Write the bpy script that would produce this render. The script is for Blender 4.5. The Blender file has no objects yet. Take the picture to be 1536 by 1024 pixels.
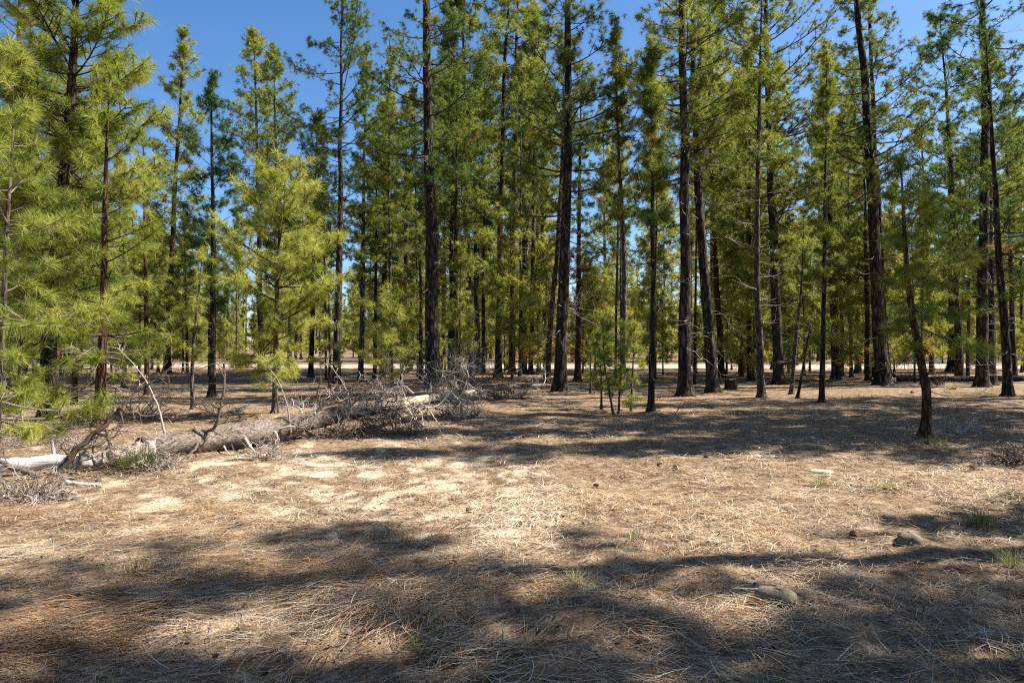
import bpy, math
import numpy as np

SEED = 11
rng = np.random.default_rng(SEED)
scene = bpy.context.scene
COL = scene.collection
R_ = math.radians
F = 1024.0            # focal length in photo pixels (photo 1536 x 1024)
CX, HY = 768.0, 517.0
EYE = 1.6
SUN_EL, SUN_AZ = 47.0, 80.5   # azimuth clockwise from the view direction


def dep(py):
    return EYE * F / (py - HY)


def X(px, d):
    return (px - CX) / F * d


def Z(py, d):
    return EYE - (py - HY) / F * d


# ------------------------------------------------------------------ noise
def _hash(ix, iy, s):
    n = (ix.astype(np.int64) * 374761393 + iy.astype(np.int64) * 668265263 + s * 1442695041) & 0x7FFFFFFF
    n = ((n ^ (n >> 13)) * 1274126177) & 0x7FFFFFFF
    n = n ^ (n >> 16)
    return (n & 0xFFFFFF) / float(0xFFFFFF)


def vnoise(x, y, s=0):
    ix, iy = np.floor(x), np.floor(y)
    fx, fy = x - ix, y - iy
    fx = fx * fx * (3 - 2 * fx)
    fy = fy * fy * (3 - 2 * fy)
    a, b = _hash(ix, iy, s), _hash(ix + 1, iy, s)
    c, d = _hash(ix, iy + 1, s), _hash(ix + 1, iy + 1, s)
    return (a * (1 - fx) + b * fx) * (1 - fy) + (c * (1 - fx) + d * fx) * fy


def fbm(x, y, s=0, o=4):
    v, a, t = 0.0, 0.5, 0.0
    for k in range(o):
        v = v + a * vnoise(x * 2 ** k + 17.3 * k, y * 2 ** k - 9.1 * k, s + k)
        t += a
        a *= 0.5
    return v / t


# pale sand showing through the litter: (px, py, radius in photo px)
SAND = [(440, 690, 60), (545, 700, 40), (600, 738, 48), (560, 755, 30), (480, 745, 45), (350, 740, 55), (255, 760, 62),
        (215, 790, 50), (375, 772, 40), (850, 762, 22), (735, 755, 26), (575, 782, 26), (510, 803, 22), (825, 832, 30),
        (680, 722, 40), (430, 720, 60), (320, 700, 48), (700, 690, 36), (800, 745, 25), (620, 700, 40), (660, 755, 24),
        (120, 760, 50), (1000, 890, 26), (1490, 890, 30), (880, 880, 20), (175, 725, 30), (770, 780, 22), (640, 810, 22)]
_g = np.random.default_rng(9)
for _k in range(26):
    SAND.append((330 + 560 * _g.random(), 682 + 125 * _g.random() ** 1.3, 10 + 20 * _g.random()))
SANDW = []
for px, py, r in SAND:
    d = dep(py)
    SANDW.append((X(px, d), d, r / F * d, max(0.12, r * 0.42 / (py - HY) * d)))
HUMP = [(1165, 912, 36), (1365, 815, 34), (290, 865, 34), (370, 795, 30), (120, 905, 50), (520, 960, 60), (900, 935, 60),
        (1260, 960, 60), (700, 905, 50), (1080, 870, 40), (300, 940, 60), (1430, 930, 50), (60, 980, 60), (820, 1000, 60)]
HUMPW = [(X(px, dep(py)), dep(py), r / F * dep(py)) for px, py, r in HUMP]


def hgt(x, y):
    x = np.asarray(x, float)
    y = np.asarray(y, float)
    fade = np.clip((42 - np.hypot(x, y)) / 20, 0, 1)
    h = 0.16 * (fbm(x * 0.22, y * 0.22, 3, 3) - 0.5)
    h = h + 0.09 * (fbm(x * 1.5, y * 1.5, 5, 3) - 0.5)
    near = np.clip((16 - np.hypot(x, y)) / 8, 0, 1)
    h = h + near * 0.045 * (fbm(x * 5, y * 5, 8, 3) - 0.5)
    for a, b, r in HUMPW:
        h = h + 0.05 * np.exp(-(((x - a) / r) ** 2 + ((y - b) / (r * 1.3)) ** 2))
    for a, b in BASEW:
        h = h + 0.07 * np.exp(-(((x - a) ** 2 + (y - b) ** 2) / 0.30))
    return h * fade


BASES = [(1384, 660), (976, 621), (1028, 595), (1071, 590), (1143, 597), (1232, 604), (840, 589), (1513, 596), (412, 624), (148, 643), (650, 582), (1324, 579)]
BASEW = [(X(px, dep(py)), dep(py)) for px, py in BASES]


def sandiness(x, y):
    v = np.clip((fbm(x * 3.4 + 40, y * 2.6, 21, 4) - 0.62) * 7.0, 0, 0.9) * np.clip(0.75 - 0.25 * x, 0.1, 1) * np.clip((13 - y) / 3, 0.15, 1) * np.clip((y - 4.5) / 2, 0, 1)
    wob = np.clip(4.0 * (fbm(x * 5.5, y * 4.5, 31, 5) - 0.38), 0, 1.15)
    for a, b, rx, ry in SANDW:
        q = ((x - a) / rx) ** 2 + ((y - b) / ry) ** 2
        v = np.maximum(v, np.exp(-1.7 * q * q) * wob * (0.75 if rx > 0.22 else 1.0))
    env = np.exp(-(((x + 1.9) / 2.6) ** 4 + ((y - 7.9) / 1.9) ** 4))
    v = np.maximum(v * 0.9, env * np.clip(4.0 * (fbm(x * 3.0 + 3, y * 2.4, 37, 5) - 0.53), 0, 1))
    return np.clip(v, 0, 1)


# ------------------------------------------------------------------ mesh buffer
class Buf:
    def __init__(s):
        s.V, s.Fc, s.A, s.M, s.n = [], [], [], [], 0

    def add(s, v, f, a=0.5, m=0):
        v = np.asarray(v, np.float32)
        f = np.asarray(f, np.int32)
        s.V.append(v)
        s.Fc.append(f + s.n)
        s.A.append(np.full(len(v), a, np.float32) if np.isscalar(a) else np.asarray(a, np.float32))
        s.M.append(np.full(len(f), m, np.int32))
        s.n += len(v)

    def tube(s, pts, rad, n=6, a=0.5, cap=False, bump=0.0, seed=0, m=0):
        p = np.asarray(pts, float)
        k = len(p)
        r = np.broadcast_to(np.asarray(rad, float), (k,))
        t = np.gradient(p, axis=0)
        t /= np.linalg.norm(t, axis=1)[:, None] + 1e-9
        ref = np.array([0, 0, 1.0]) if abs(t[:, 2]).mean() < 0.75 else np.array([1.0, 0, 0])
        u = np.cross(t, ref)
        u /= np.linalg.norm(u, axis=1)[:, None] + 1e-9
        w = np.cross(t, u)
        an = np.arange(n) * 2 * np.pi / n
        rr = np.repeat(r[:, None], n, 1)
        if bump > 0:
            g = np.random.default_rng(seed)
            rr = rr * (1 + bump * (g.random((k, n)) - 0.5) + bump * 0.8 * (g.random((1, n)) - 0.5))
        v = p[:, None, :] + rr[:, :, None] * (u[:, None, :] * np.cos(an)[None, :, None] + w[:, None, :] * np.sin(an)[None, :, None])
        v = v.reshape(-1, 3)
        i = np.arange(k - 1)[:, None] * n
        j = np.arange(n)[None, :]
        j2 = (j + 1) % n
        a0, b0, c0, d0 = (i + j).ravel(), (i + j2).ravel(), (i + n + j2).ravel(), (i + n + j).ravel()
        f = np.concatenate([np.stack([a0, b0, c0], 1), np.stack([a0, c0, d0], 1)])
        if cap:
            nv = len(v)
            v = np.concatenate([v, p[:1], p[-1:]])
            jj = np.arange(n)
            f = np.concatenate([f, np.stack([np.full(n, nv), (jj + 1) % n, jj], 1),
                                np.stack([np.full(n, nv + 1), (k - 1) * n + jj, (k - 1) * n + (jj + 1) % n], 1)])
        s.add(v, f, a, m)

    def build(s, name, mats, parent=None, smooth=False, loc=None):
        me = bpy.data.meshes.new(name)
        v = np.concatenate(s.V)
        f = np.concatenate(s.Fc)
        me.vertices.add(len(v))
        me.vertices.foreach_set('co', v.ravel())
        me.loops.add(f.size)
        me.loops.foreach_set('vertex_index', f.ravel())
        me.polygons.add(len(f))
        me.polygons.foreach_set('loop_start', np.arange(len(f), dtype=np.int32) * 3)
        if smooth:
            me.polygons.foreach_set('use_smooth', np.ones(len(f), bool))
        else:
            me.polygons.foreach_set('use_smooth', np.zeros(len(f), bool))
        mats = mats if isinstance(mats, (list, tuple)) else [mats]
        for m in mats:
            me.materials.append(m)
        if len(mats) > 1:
            me.polygons.foreach_set('material_index', np.concatenate(s.M))
        at = me.attributes.new('tint', 'FLOAT', 'POINT')
        at.data.foreach_set('value', np.concatenate(s.A))
        me.update(calc_edges=True)
        o = bpy.data.objects.new(name, me)
        COL.objects.link(o)
        if parent is not None:
            o.parent = parent
        if loc is not None:
            o.location = loc
        return o


def tag(o, label=None, cat=None, group=None, kind=None):
    if label:
        o['label'] = label
    if cat:
        o['category'] = cat
    if group:
        o['group'] = group
    if kind:
        o['kind'] = kind
    return o


def empty(name, loc):
    o = bpy.data.objects.new(name, None)
    o.empty_display_size = 0.2
    o.location = loc
    COL.objects.link(o)
    return o


def copy_thing(root, loc, rz, sc, label=None, group=None):
    r = root.copy()
    COL.objects.link(r)
    r.location = loc
    r.rotation_euler = (0, 0, rz)
    r.scale = sc if isinstance(sc, tuple) else (sc, sc, sc)
    if label:
        r['label'] = label
    if group:
        r['group'] = group
    for ch in list(root.children):
        c = ch.copy()
        COL.objects.link(c)
        c.parent = r
    return r


# ------------------------------------------------------------------ materials
def nodes(name):
    m = bpy.data.materials.new(name)
    m.use_nodes = True
    nt = m.node_tree
    nt.nodes.clear()
    return m, nt, nt.nodes, nt.links


def ramp(nd, stops):
    r = nd.new('ShaderNodeValToRGB')
    e = r.color_ramp.elements
    while len(e) < len(stops):
        e.new(0.5)
    for q, (p, c) in zip(e, stops):
        q.position = p
        q.color = (*c, 1)
    return r


def needle_mat(name, stops, trans=0.4, hv=0.05):
    m, nt, nd, L = nodes(name)
    at = nd.new('ShaderNodeAttribute')
    at.attribute_name = 'tint'
    oi = nd.new('ShaderNodeObjectInfo')
    ma = nd.new('ShaderNodeMath')
    ma.operation = 'MULTIPLY_ADD'
    ma.inputs[1].default_value = hv * 2
    L.new(oi.outputs['Random'], ma.inputs[0])
    ad = nd.new('ShaderNodeMath')
    ad.operation = 'ADD'
    ad.inputs[1].default_value = -hv
    L.new(at.outputs['Fac'], ma.inputs[2])
    L.new(ma.outputs[0], ad.inputs[0])
    r = ramp(nd, stops)
    L.new(ad.outputs[0], r.inputs[0])
    b = nd.new('ShaderNodeBsdfPrincipled')
    b.inputs['Roughness'].default_value = 0.5
    b.inputs['Specular IOR Level'].default_value = 0.3
    L.new(r.outputs[0], b.inputs['Base Color'])
    t = nd.new('ShaderNodeBsdfTranslucent')
    hs = nd.new('ShaderNodeHueSaturation')
    hs.inputs['Saturation'].default_value = 1.15
    hs.inputs['Value'].default_value = 1.5
    L.new(r.outputs[0], hs.inputs['Color'])
    L.new(hs.outputs[0], t.inputs['Color'])
    mx = nd.new('ShaderNodeMixShader')
    mx.inputs[0].default_value = trans
    L.new(b.outputs[0], mx.inputs[1])
    L.new(t.outputs[0], mx.inputs[2])
    o = nd.new('ShaderNodeOutputMaterial')
    L.new(mx.outputs[0], o.inputs['Surface'])
    return m


def bark_mat(name, dark, mid, light, sc=7.0, zs=0.22, bump=0.9, pale=None):
    m, nt, nd, L = nodes(name)
    tc = nd.new('ShaderNodeTexCoord')
    mp = nd.new('ShaderNodeMapping')
    mp.inputs['Scale'].default_value = (sc, sc, sc * zs)
    L.new(tc.outputs['Object'], mp.inputs['Vector'])
    wn = nd.new('ShaderNodeTexNoise')
    wn.inputs['Scale'].default_value = 2.0
    wn.inputs['Detail'].default_value = 3
    L.new(mp.outputs[0], wn.inputs['Vector'])
    mixv = nd.new('ShaderNodeMix')
    mixv.data_type = 'RGBA'
    mixv.inputs[0].default_value = 0.45
    L.new(mp.outputs[0], mixv.inputs[6])
    L.new(wn.outputs['Color'], mixv.inputs[7])
    vo = nd.new('ShaderNodeTexVoronoi')
    vo.feature = 'DISTANCE_TO_EDGE'
    vo.inputs['Scale'].default_value = 2.2
    L.new(mixv.outputs[2], vo.inputs['Vector'])
    no = nd.new('ShaderNodeTexNoise')
    no.inputs['Scale'].default_value = 3.5
    no.inputs['Detail'].default_value = 6
    no.inputs['Roughness'].default_value = 0.7
    L.new(mp.outputs[0], no.inputs['Vector'])
    cr = ramp(nd, [(0.0, dark), (0.09, dark), (0.3, mid), (0.75, light)])
    mm = nd.new('ShaderNodeMath')
    mm.operation = 'MULTIPLY'
    L.new(vo.outputs['Distance'], mm.inputs[0])
    ml = nd.new('ShaderNodeMath')
    ml.operation = 'MULTIPLY'
    ml.inputs[1].default_value = 3.4
    L.new(no.outputs['Fac'], ml.inputs[0])
    L.new(ml.outputs[0], mm.inputs[1])
    L.new(mm.outputs[0], cr.inputs[0])
    n4 = nd.new('ShaderNodeTexNoise')
    n4.inputs['Scale'].default_value = 1.3
    n4.inputs['Detail'].default_value = 4
    L.new(tc.outputs['Object'], n4.inputs['Vector'])
    r4 = ramp(nd, [(0.32, (0.55, 0.58, 0.62)), (0.52, (1, 1, 1)), (0.70, (1.45, 1.25, 1.08))])
    L.new(n4.outputs['Fac'], r4.inputs[0])
    m4 = nd.new('ShaderNodeMix')
    m4.data_type = 'RGBA'
    m4.blend_type = 'MULTIPLY'
    m4.inputs[0].default_value = 1.0
    L.new(cr.outputs[0], m4.inputs[6])
    L.new(r4.outputs[0], m4.inputs[7])
    colout = m4.outputs[2]
    b = nd.new('ShaderNodeBsdfPrincipled')
    b.inputs['Roughness'].default_value = 0.9
    b.inputs['Specular IOR Level'].default_value = 0.2
    if pale is not None:
        n2 = nd.new('ShaderNodeTexNoise')
        n2.inputs['Scale'].default_value = 1.6
        n2.inputs['Detail'].default_value = 5
        L.new(tc.outputs['Object'], n2.inputs['Vector'])
        rp = ramp(nd, [(pale[0], (0, 0, 0)), (pale[0] + 0.08, (1, 1, 1))])
        L.new(n2.outputs['Fac'], rp.inputs[0])
        mc = nd.new('ShaderNodeMix')
        mc.data_type = 'RGBA'
        L.new(rp.outputs[0], mc.inputs[0])
        L.new(colout, mc.inputs[6])
        mc.inputs[7].default_value = (*pale[1], 1)
        colout = mc.outputs[2]
    L.new(colout, b.inputs['Base Color'])
    bp = nd.new('ShaderNodeBump')
    bp.inputs['Strength'].default_value = bump
    bp.inputs['Distance'].default_value = 0.05
    L.new(mm.outputs[0], bp.inputs['Height'])
    L.new(bp.outputs[0], b.inputs['Normal'])
    o = nd.new('ShaderNodeOutputMaterial')
    L.new(b.outputs[0], o.inputs['Surface'])
    return m


def tint_mat(name, stops, rough=0.85, trans=0.0, noise=None):
    m, nt, nd, L = nodes(name)
    at = nd.new('ShaderNodeAttribute')
    at.attribute_name = 'tint'
    fac = at.outputs['Fac']
    if noise:
        tc = nd.new('ShaderNodeTexCoord')
        no = nd.new('ShaderNodeTexNoise')
        no.inputs['Scale'].default_value = noise
        no.inputs['Detail'].default_value = 5
        L.new(tc.outputs['Object'], no.inputs['Vector'])
        ad = nd.new('ShaderNodeMath')
        ad.operation = 'MULTIPLY_ADD'
        ad.inputs[1].default_value = 0.9
        L.new(no.outputs['Fac'], ad.inputs[0])
        sb = nd.new('ShaderNodeMath')
        sb.operation = 'SUBTRACT'
        sb.inputs[1].default_value = 0.45
        L.new(fac, sb.inputs[0])
        L.new(sb.outputs[0], ad.inputs[2])
        fac = ad.outputs[0]
    r = ramp(nd, stops)
    L.new(fac, r.inputs[0])
    b = nd.new('ShaderNodeBsdfPrincipled')
    b.inputs['Roughness'].default_value = rough
    b.inputs['Specular IOR Level'].default_value = 0.25
    L.new(r.outputs[0], b.inputs['Base Color'])
    o = nd.new('ShaderNodeOutputMaterial')
    if trans > 0:
        t = nd.new('ShaderNodeBsdfTranslucent')
        L.new(r.outputs[0], t.inputs['Color'])
        mx = nd.new('ShaderNodeMixShader')
        mx.inputs[0].default_value = trans
        L.new(b.outputs[0], mx.inputs[1])
        L.new(t.outputs[0], mx.inputs[2])
        L.new(mx.outputs[0], o.inputs['Surface'])
    else:
        if noise:
            bp = nd.new('ShaderNodeBump')
            bp.inputs['Strength'].default_value = 0.6
            bp.inputs['Distance'].default_value = 0.02
            L.new(fac, bp.inputs['Height'])
            L.new(bp.outputs[0], b.inputs['Normal'])
        L.new(b.outputs[0], o.inputs['Surface'])
    return m


# foliage (0.95+ = dead brown needles)
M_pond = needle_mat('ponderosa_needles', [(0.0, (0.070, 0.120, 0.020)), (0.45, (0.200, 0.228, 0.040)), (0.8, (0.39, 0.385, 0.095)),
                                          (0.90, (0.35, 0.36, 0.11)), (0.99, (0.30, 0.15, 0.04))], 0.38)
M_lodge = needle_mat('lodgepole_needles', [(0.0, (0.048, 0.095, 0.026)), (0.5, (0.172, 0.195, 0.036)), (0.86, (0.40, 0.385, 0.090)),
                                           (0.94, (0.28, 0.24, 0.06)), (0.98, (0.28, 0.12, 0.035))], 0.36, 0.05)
M_bark = bark_mat('pine_bark', (0.014, 0.010, 0.008), (0.062, 0.044, 0.033), (0.150, 0.105, 0.075))
M_bark_red = bark_mat('young_pine_bark', (0.030, 0.014, 0.008), (0.120, 0.058, 0.030), (0.230, 0.125, 0.072), 12.0)
M_bark_grey = bark_mat('grey_pine_bark', (0.035, 0.027, 0.021), (0.130, 0.098, 0.075), (0.230, 0.185, 0.150), 11.0)


def wood_mat(name, stops, ang, sc=9.0, stretch=0.3, bump=0.8, fine=60.0):
    """bark or bare wood of a lying log; ang is the log's direction on the ground"""
    m, nt, nd, L = nodes(name)
    tc = nd.new('ShaderNodeTexCoord')
    m0 = nd.new('ShaderNodeMapping')
    m0.inputs['Rotation'].default_value = (0, 0, -ang)
    L.new(tc.outputs['Object'], m0.inputs['Vector'])
    m1 = nd.new('ShaderNodeMapping')
    m1.inputs['Scale'].default_value = (sc * stretch, sc, sc)
    L.new(m0.outputs[0], m1.inputs['Vector'])
    a = nd.new('ShaderNodeTexNoise')
    a.inputs['Scale'].default_value = 1.0
    a.inputs['Detail'].default_value = 8
    a.inputs['Roughness'].default_value = 0.75
    a.inputs['Distortion'].default_value = 0.6
    L.new(m1.outputs[0], a.inputs['Vector'])
    c = nd.new('ShaderNodeTexNoise')
    c.inputs['Scale'].default_value = 1.7
    c.inputs['Detail'].default_value = 3
    L.new(m0.outputs[0], c.inputs['Vector'])
    ad = nd.new('ShaderNodeMath')
    ad.operation = 'MULTIPLY_ADD'
    ad.inputs[1].default_value = 0.45
    L.new(c.outputs['Fac'], ad.inputs[0])
    sb = nd.new('ShaderNodeMath')
    sb.operation = 'ADD'
    sb.inputs[1].default_value = -0.22
    L.new(a.outputs['Fac'], sb.inputs[0])
    L.new(sb.outputs[0], ad.inputs[2])
    r = ramp(nd, stops)
    L.new(ad.outputs[0], r.inputs[0])
    b = nd.new('ShaderNodeBsdfPrincipled')
    b.inputs['Roughness'].default_value = 0.9
    b.inputs['Specular IOR Level'].default_value = 0.15
    L.new(r.outputs[0], b.inputs['Base Color'])
    bp = nd.new('ShaderNodeBump')
    bp.inputs['Strength'].default_value = bump
    bp.inputs['Distance'].default_value = 0.04
    L.new(a.outputs['Fac'], bp.inputs['Height'])
    L.new(bp.outputs[0], b.inputs['Normal'])
    o = nd.new('ShaderNodeOutputMaterial')
    L.new(b.outputs[0], o.inputs['Surface'])
    return m


LOGANG = math.atan2(6.73, 4.22)
M_log_bark = wood_mat('log_bark', [(0.38, (0.025, 0.018, 0.013)), (0.46, (0.115, 0.086, 0.066)), (0.54, (0.215, 0.168, 0.132)), (0.66, (0.36, 0.30, 0.25))], LOGANG, 34.0, 0.55, 1.0)
M_bare = wood_mat('weathered_bare_wood', [(0.40, (0.055, 0.038, 0.027)), (0.46, (0.27, 0.20, 0.135)), (0.54, (0.50, 0.41, 0.29)), (0.66, (0.66, 0.58, 0.46))], LOGANG, 26.0, 0.25, 0.8)
M_pale = wood_mat('silver_bare_wood', [(0.32, (0.10, 0.08, 0.065)), (0.40, (0.36, 0.32, 0.28)), (0.52, (0.58, 0.54, 0.49)), (0.7, (0.76, 0.72, 0.67))], 0.25, 16.0, 0.12, 0.6)
M_dead = tint_mat('dead_twigs', [(0.0, (0.055, 0.036, 0.026)), (0.35, (0.160, 0.118, 0.092)), (0.7, (0.315, 0.255, 0.215)), (1.0, (0.56, 0.50, 0.44))], 0.85)
M_litter = tint_mat('fallen_needles', [(0.0, (0.080, 0.042, 0.022)), (0.25, (0.27, 0.130, 0.055)), (0.5, (0.39, 0.235, 0.115)), (0.75, (0.50, 0.39, 0.255)), (1.0, (0.68, 0.59, 0.44))], 0.7)
M_duff = tint_mat('grey_straw', [(0.0, (0.075, 0.052, 0.035)), (0.4, (0.225, 0.160, 0.105)), (0.75, (0.41, 0.325, 0.225)), (1.0, (0.62, 0.54, 0.41))], 0.8)
M_grass = tint_mat('grass_blades', [(0.0, (0.055, 0.085, 0.018)), (0.5, (0.14, 0.155, 0.035)), (0.8, (0.34, 0.30, 0.11)), (1.0, (0.52, 0.44, 0.24))], 0.6, 0.3)
M_stone = tint_mat('field_stone', [(0.0, (0.10, 0.080, 0.058)), (0.45, (0.21, 0.165, 0.115)), (0.7, (0.36, 0.29, 0.20)), (1.0, (0.50, 0.43, 0.33))], 0.95, 0.0, 22.0)
M_cone = tint_mat('pine_cone', [(0.0, (0.06, 0.035, 0.02)), (1.0, (0.22, 0.13, 0.075))], 0.8)
M_cut = wood_mat('rotten_wood', [(0.38, (0.05, 0.032, 0.024)), (0.46, (0.24, 0.165, 0.125)), (0.54, (0.46, 0.36, 0.29)), (0.66, (0.70, 0.62, 0.55))], 0.5, 40.0, 0.45, 1.0)


def ground_mat():
    m, nt, nd, L = nodes('forest_ground')
    tc = nd.new('ShaderNodeTexCoord')
    at = nd.new('ShaderNodeAttribute')
    at.attribute_name = 'tint'

    def noise(s, d=6, r=0.65, vec=None):
        n = nd.new('ShaderNodeTexNoise')
        n.inputs['Scale'].default_value = s
        n.inputs['Detail'].default_value = d
        n.inputs['Roughness'].default_value = r
        L.new(vec or tc.outputs['Object'], n.inputs['Vector'])
        return n

    n1, n2, n3 = noise(0.7), noise(5.5), noise(45, 4, 0.7)
    r1 = ramp(nd, [(0.30, (0.120, 0.076, 0.047)), (0.5, (0.195, 0.130, 0.080)), (0.70, (0.285, 0.200, 0.122))])
    L.new(n1.outputs['Fac'], r1.inputs[0])
    r2 = ramp(nd, [(0.36, (0.060, 0.041, 0.028)), (0.50, (0.21, 0.140, 0.085)), (0.64, (0.46, 0.35, 0.22))])
    L.new(n2.outputs['Fac'], r2.inputs[0])
    mx = nd.new('ShaderNodeMix')
    mx.data_type = 'RGBA'
    mx.inputs[0].default_value = 0.55
    L.new(r1.outputs[0], mx.inputs[6])
    L.new(r2.outputs[0], mx.inputs[7])
    r3 = ramp(nd, [(0.30, (0.42, 0.40, 0.38)), (0.5, (1, 1, 1)), (0.68, (1.5, 1.45, 1.35))])
    L.new(n3.outputs['Fac'], r3.inputs[0])
    ml = nd.new('ShaderNodeMix')
    ml.data_type = 'RGBA'
    ml.blend_type = 'MULTIPLY'
    ml.inputs[0].default_value = 1.0
    L.new(mx.outputs[2], ml.inputs[6])
    L.new(r3.outputs[0], ml.inputs[7])
    # sand
    r4 = ramp(nd, [(0.3, (0.40, 0.315, 0.21)), (0.55, (0.56, 0.46, 0.325)), (0.72, (0.70, 0.60, 0.45))])
    L.new(n2.outputs['Fac'], r4.inputs[0])
    sf = nd.new('ShaderNodeMath')
    sf.operation = 'MULTIPLY_ADD'
    L.new(n3.outputs['Fac'], sf.inputs[0])
    sf.inputs[1].default_value = 1.1
    s2 = nd.new('ShaderNodeMath')
    s2.operation = 'ADD'
    s2.inputs[1].default_value = -0.55
    L.new(at.outputs['Fac'], s2.inputs[0])
    L.new(s2.outputs[0], sf.inputs[2])
    rs = ramp(nd, [(0.25, (0, 0, 0)), (0.75, (1, 1, 1))])
    L.new(sf.outputs[0], rs.inputs[0])
    fin = nd.new('ShaderNodeMix')
    fin.data_type = 'RGBA'
    L.new(rs.outputs[0], fin.inputs[0])
    L.new(ml.outputs[2], fin.inputs[6])
    L.new(r4.outputs[0], fin.inputs[7])
    b = nd.new('ShaderNodeBsdfPrincipled')
    b.inputs['Roughness'].default_value = 0.95
    b.inputs['Specular IOR Level'].default_value = 0.1
    L.new(fin.outputs[2], b.inputs['Base Color'])
    sm = nd.new('ShaderNodeMath')
    sm.operation = 'ADD'
    L.new(n2.outputs['Fac'], sm.inputs[0])
    L.new(n3.outputs['Fac'], sm.inputs[1])
    bp = nd.new('ShaderNodeBump')
    bp.inputs['Strength'].default_value = 0.75
    bp.inputs['Distance'].default_value = 0.035
    L.new(sm.outputs[0], bp.inputs['Height'])
    L.new(bp.outputs[0], b.inputs['Normal'])
    o = nd.new('ShaderNodeOutputMaterial')
    L.new(b.outputs[0], o.inputs['Surface'])
    return m


M_ground = ground_mat()
M_road = tint_mat('dirt_road', [(0.25, (0.22, 0.165, 0.12)), (0.45, (0.33, 0.26, 0.195)), (0.8, (0.48, 0.40, 0.31))], 0.95, 0.0, 1.3)

# ------------------------------------------------------------------ ground and road


def axis(lo_far, lo, hi, hi_far, step):
    a = np.arange(lo, hi, step)
    out = [a]
    q, s = hi, step
    r = []
    while q < hi_far:
        r.append(q)
        s *= 1.12
        q += s
    out.append(np.array(r + [hi_far]))
    q, s = lo, step
    l = []
    while q > lo_far:
        s *= 1.12
        q -= s
        l.append(max(q, lo_far))
    out.insert(0, np.array(l[::-1]))
    return np.concatenate(out)


gx = axis(-900, -9, 9, 900, 0.055)
gy = axis(-120, 2.2, 16, 1200, 0.055)
XX, YY = np.meshgrid(gx, gy)
ZZ = hgt(XX, YY)
gv = np.stack([XX.ravel(), YY.ravel(), ZZ.ravel()], 1)
nx, ny = len(gx), len(gy)
i = (np.arange(ny - 1)[:, None] * nx + np.arange(nx - 1)[None, :]).ravel()
gf = np.concatenate([np.stack([i, i + 1, i + nx + 1], 1), np.stack([i, i + nx + 1, i + nx], 1)])
b = Buf()
b.add(gv, gf, sandiness(XX.ravel(), YY.ravel()))
tag(b.build('ground', M_ground, smooth=True), kind='structure', label='tan forest floor of sand and pine litter')

b = Buf()
rx = np.linspace(-110, 110, 221)
rows = []
near = 47.5 + 5.0 * (fbm(rx * 0.11, rx * 0, 41, 3) - 0.5) - 0.05 * rx * (rx > 0)
far = 55.5 + (fbm(rx * 0.08, rx * 0, 43, 3) - 0.5) * 5
for t in np.linspace(0, 1, 6):
    y = near * (1 - t) + far * t
    rows.append(np.stack([rx, y, hgt(rx, y) + 0.012 + 0.03 * math.sin(t * math.pi)], 1))
rv = np.concatenate(rows)
n = len(rx)
i = (np.arange(5)[:, None] * n + np.arange(n - 1)[None, :]).ravel()
b.add(rv, np.concatenate([np.stack([i, i + 1, i + n + 1], 1), np.stack([i, i + n + 1, i + n], 1)]), 0.5)
tag(b.build('dirt_road', M_road, smooth=True), kind='structure', label='pale dirt road crossing behind the trees')

# ------------------------------------------------------------------ needles


def unit(v):
    return v / (np.linalg.norm(v, axis=-1, keepdims=True) + 1e-9)


def needles(buf, P, D, S, T, K, w, lo, hi, g):
    """tufts at P pointing along D, of needle length S and tint T: K narrow triangles each"""
    if len(P) == 0:
        return
    P = np.repeat(np.asarray(P, float), K, 0)
    D = np.repeat(unit(np.asarray(D, float)), K, 0)
    S = np.repeat(np.asarray(S, float), K)
    T = np.repeat(np.asarray(T, float), K) + g.normal(0, 0.05, len(P))
    ref = np.where(np.abs(D[:, 2:3]) > 0.9, np.array([[1.0, 0, 0]]), np.array([[0, 0, 1.0]]))
    U = unit(np.cross(D, ref))
    W = np.cross(D, U)
    ph = g.random(len(P)) * 2 * np.pi
    th = R_(lo) + (R_(hi) - R_(lo)) * g.random(len(P))
    d = D * np.cos(th)[:, None] + (U * np.cos(ph)[:, None] + W * np.sin(ph)[:, None]) * np.sin(th)[:, None]
    ln = S * (0.75 + 0.4 * g.random(len(P)))
    base = P - D * (S * 0.75 * g.random(len(P)))[:, None]
    tip = base + d * ln[:, None]
    tip[:, 2] -= ln * 0.12
    sd = unit(np.cross(d, g.normal(0, 1, (len(P), 3)))) * (w * 0.5)
    v = np.stack([base - sd, base + sd, tip], 1).reshape(-1, 3)
    f = np.arange(len(v)).reshape(-1, 3)
    buf.add(v, f, np.repeat(np.where(T > 1.0, 1.0, np.clip(T, 0, 0.88)), 3))


def lod(d):
    if d < 11:
        return dict(K=78, w=0.0070, nl=0.20, twigs=True, sides=5)
    if d < 18:
        return dict(K=60, w=0.0105, nl=0.19, twigs=True, sides=4)
    if d < 31:
        return dict(K=34, w=0.0125, nl=0.16, twigs=True, sides=3)
    if d < 50:
        return dict(K=20, w=0.022, nl=0.21, twigs=False, sides=3)
    return dict(K=13, w=0.050, nl=0.36, twigs=False, sides=3)


PROFILE = {
    'cone': lambda t: (1 - t) ** 0.75 * np.clip(0.55 + 1.8 * t, 0, 1) + 0.05,
    'column': lambda t: np.clip((1 - t) * 2.2, 0, 1) ** 0.7 * np.clip(0.6 + 1.6 * t, 0, 1) + 0.04,
    'round': lambda t: np.sin(np.pi * np.clip(0.12 + 0.86 * t, 0, 1)) ** 0.7 + 0.06,
    'open': lambda t: np.clip((1 - t) * 1.6, 0, 1) ** 0.6 * (0.7 + 0.3 * np.sin(9 * t)) + 0.05,
}


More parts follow.
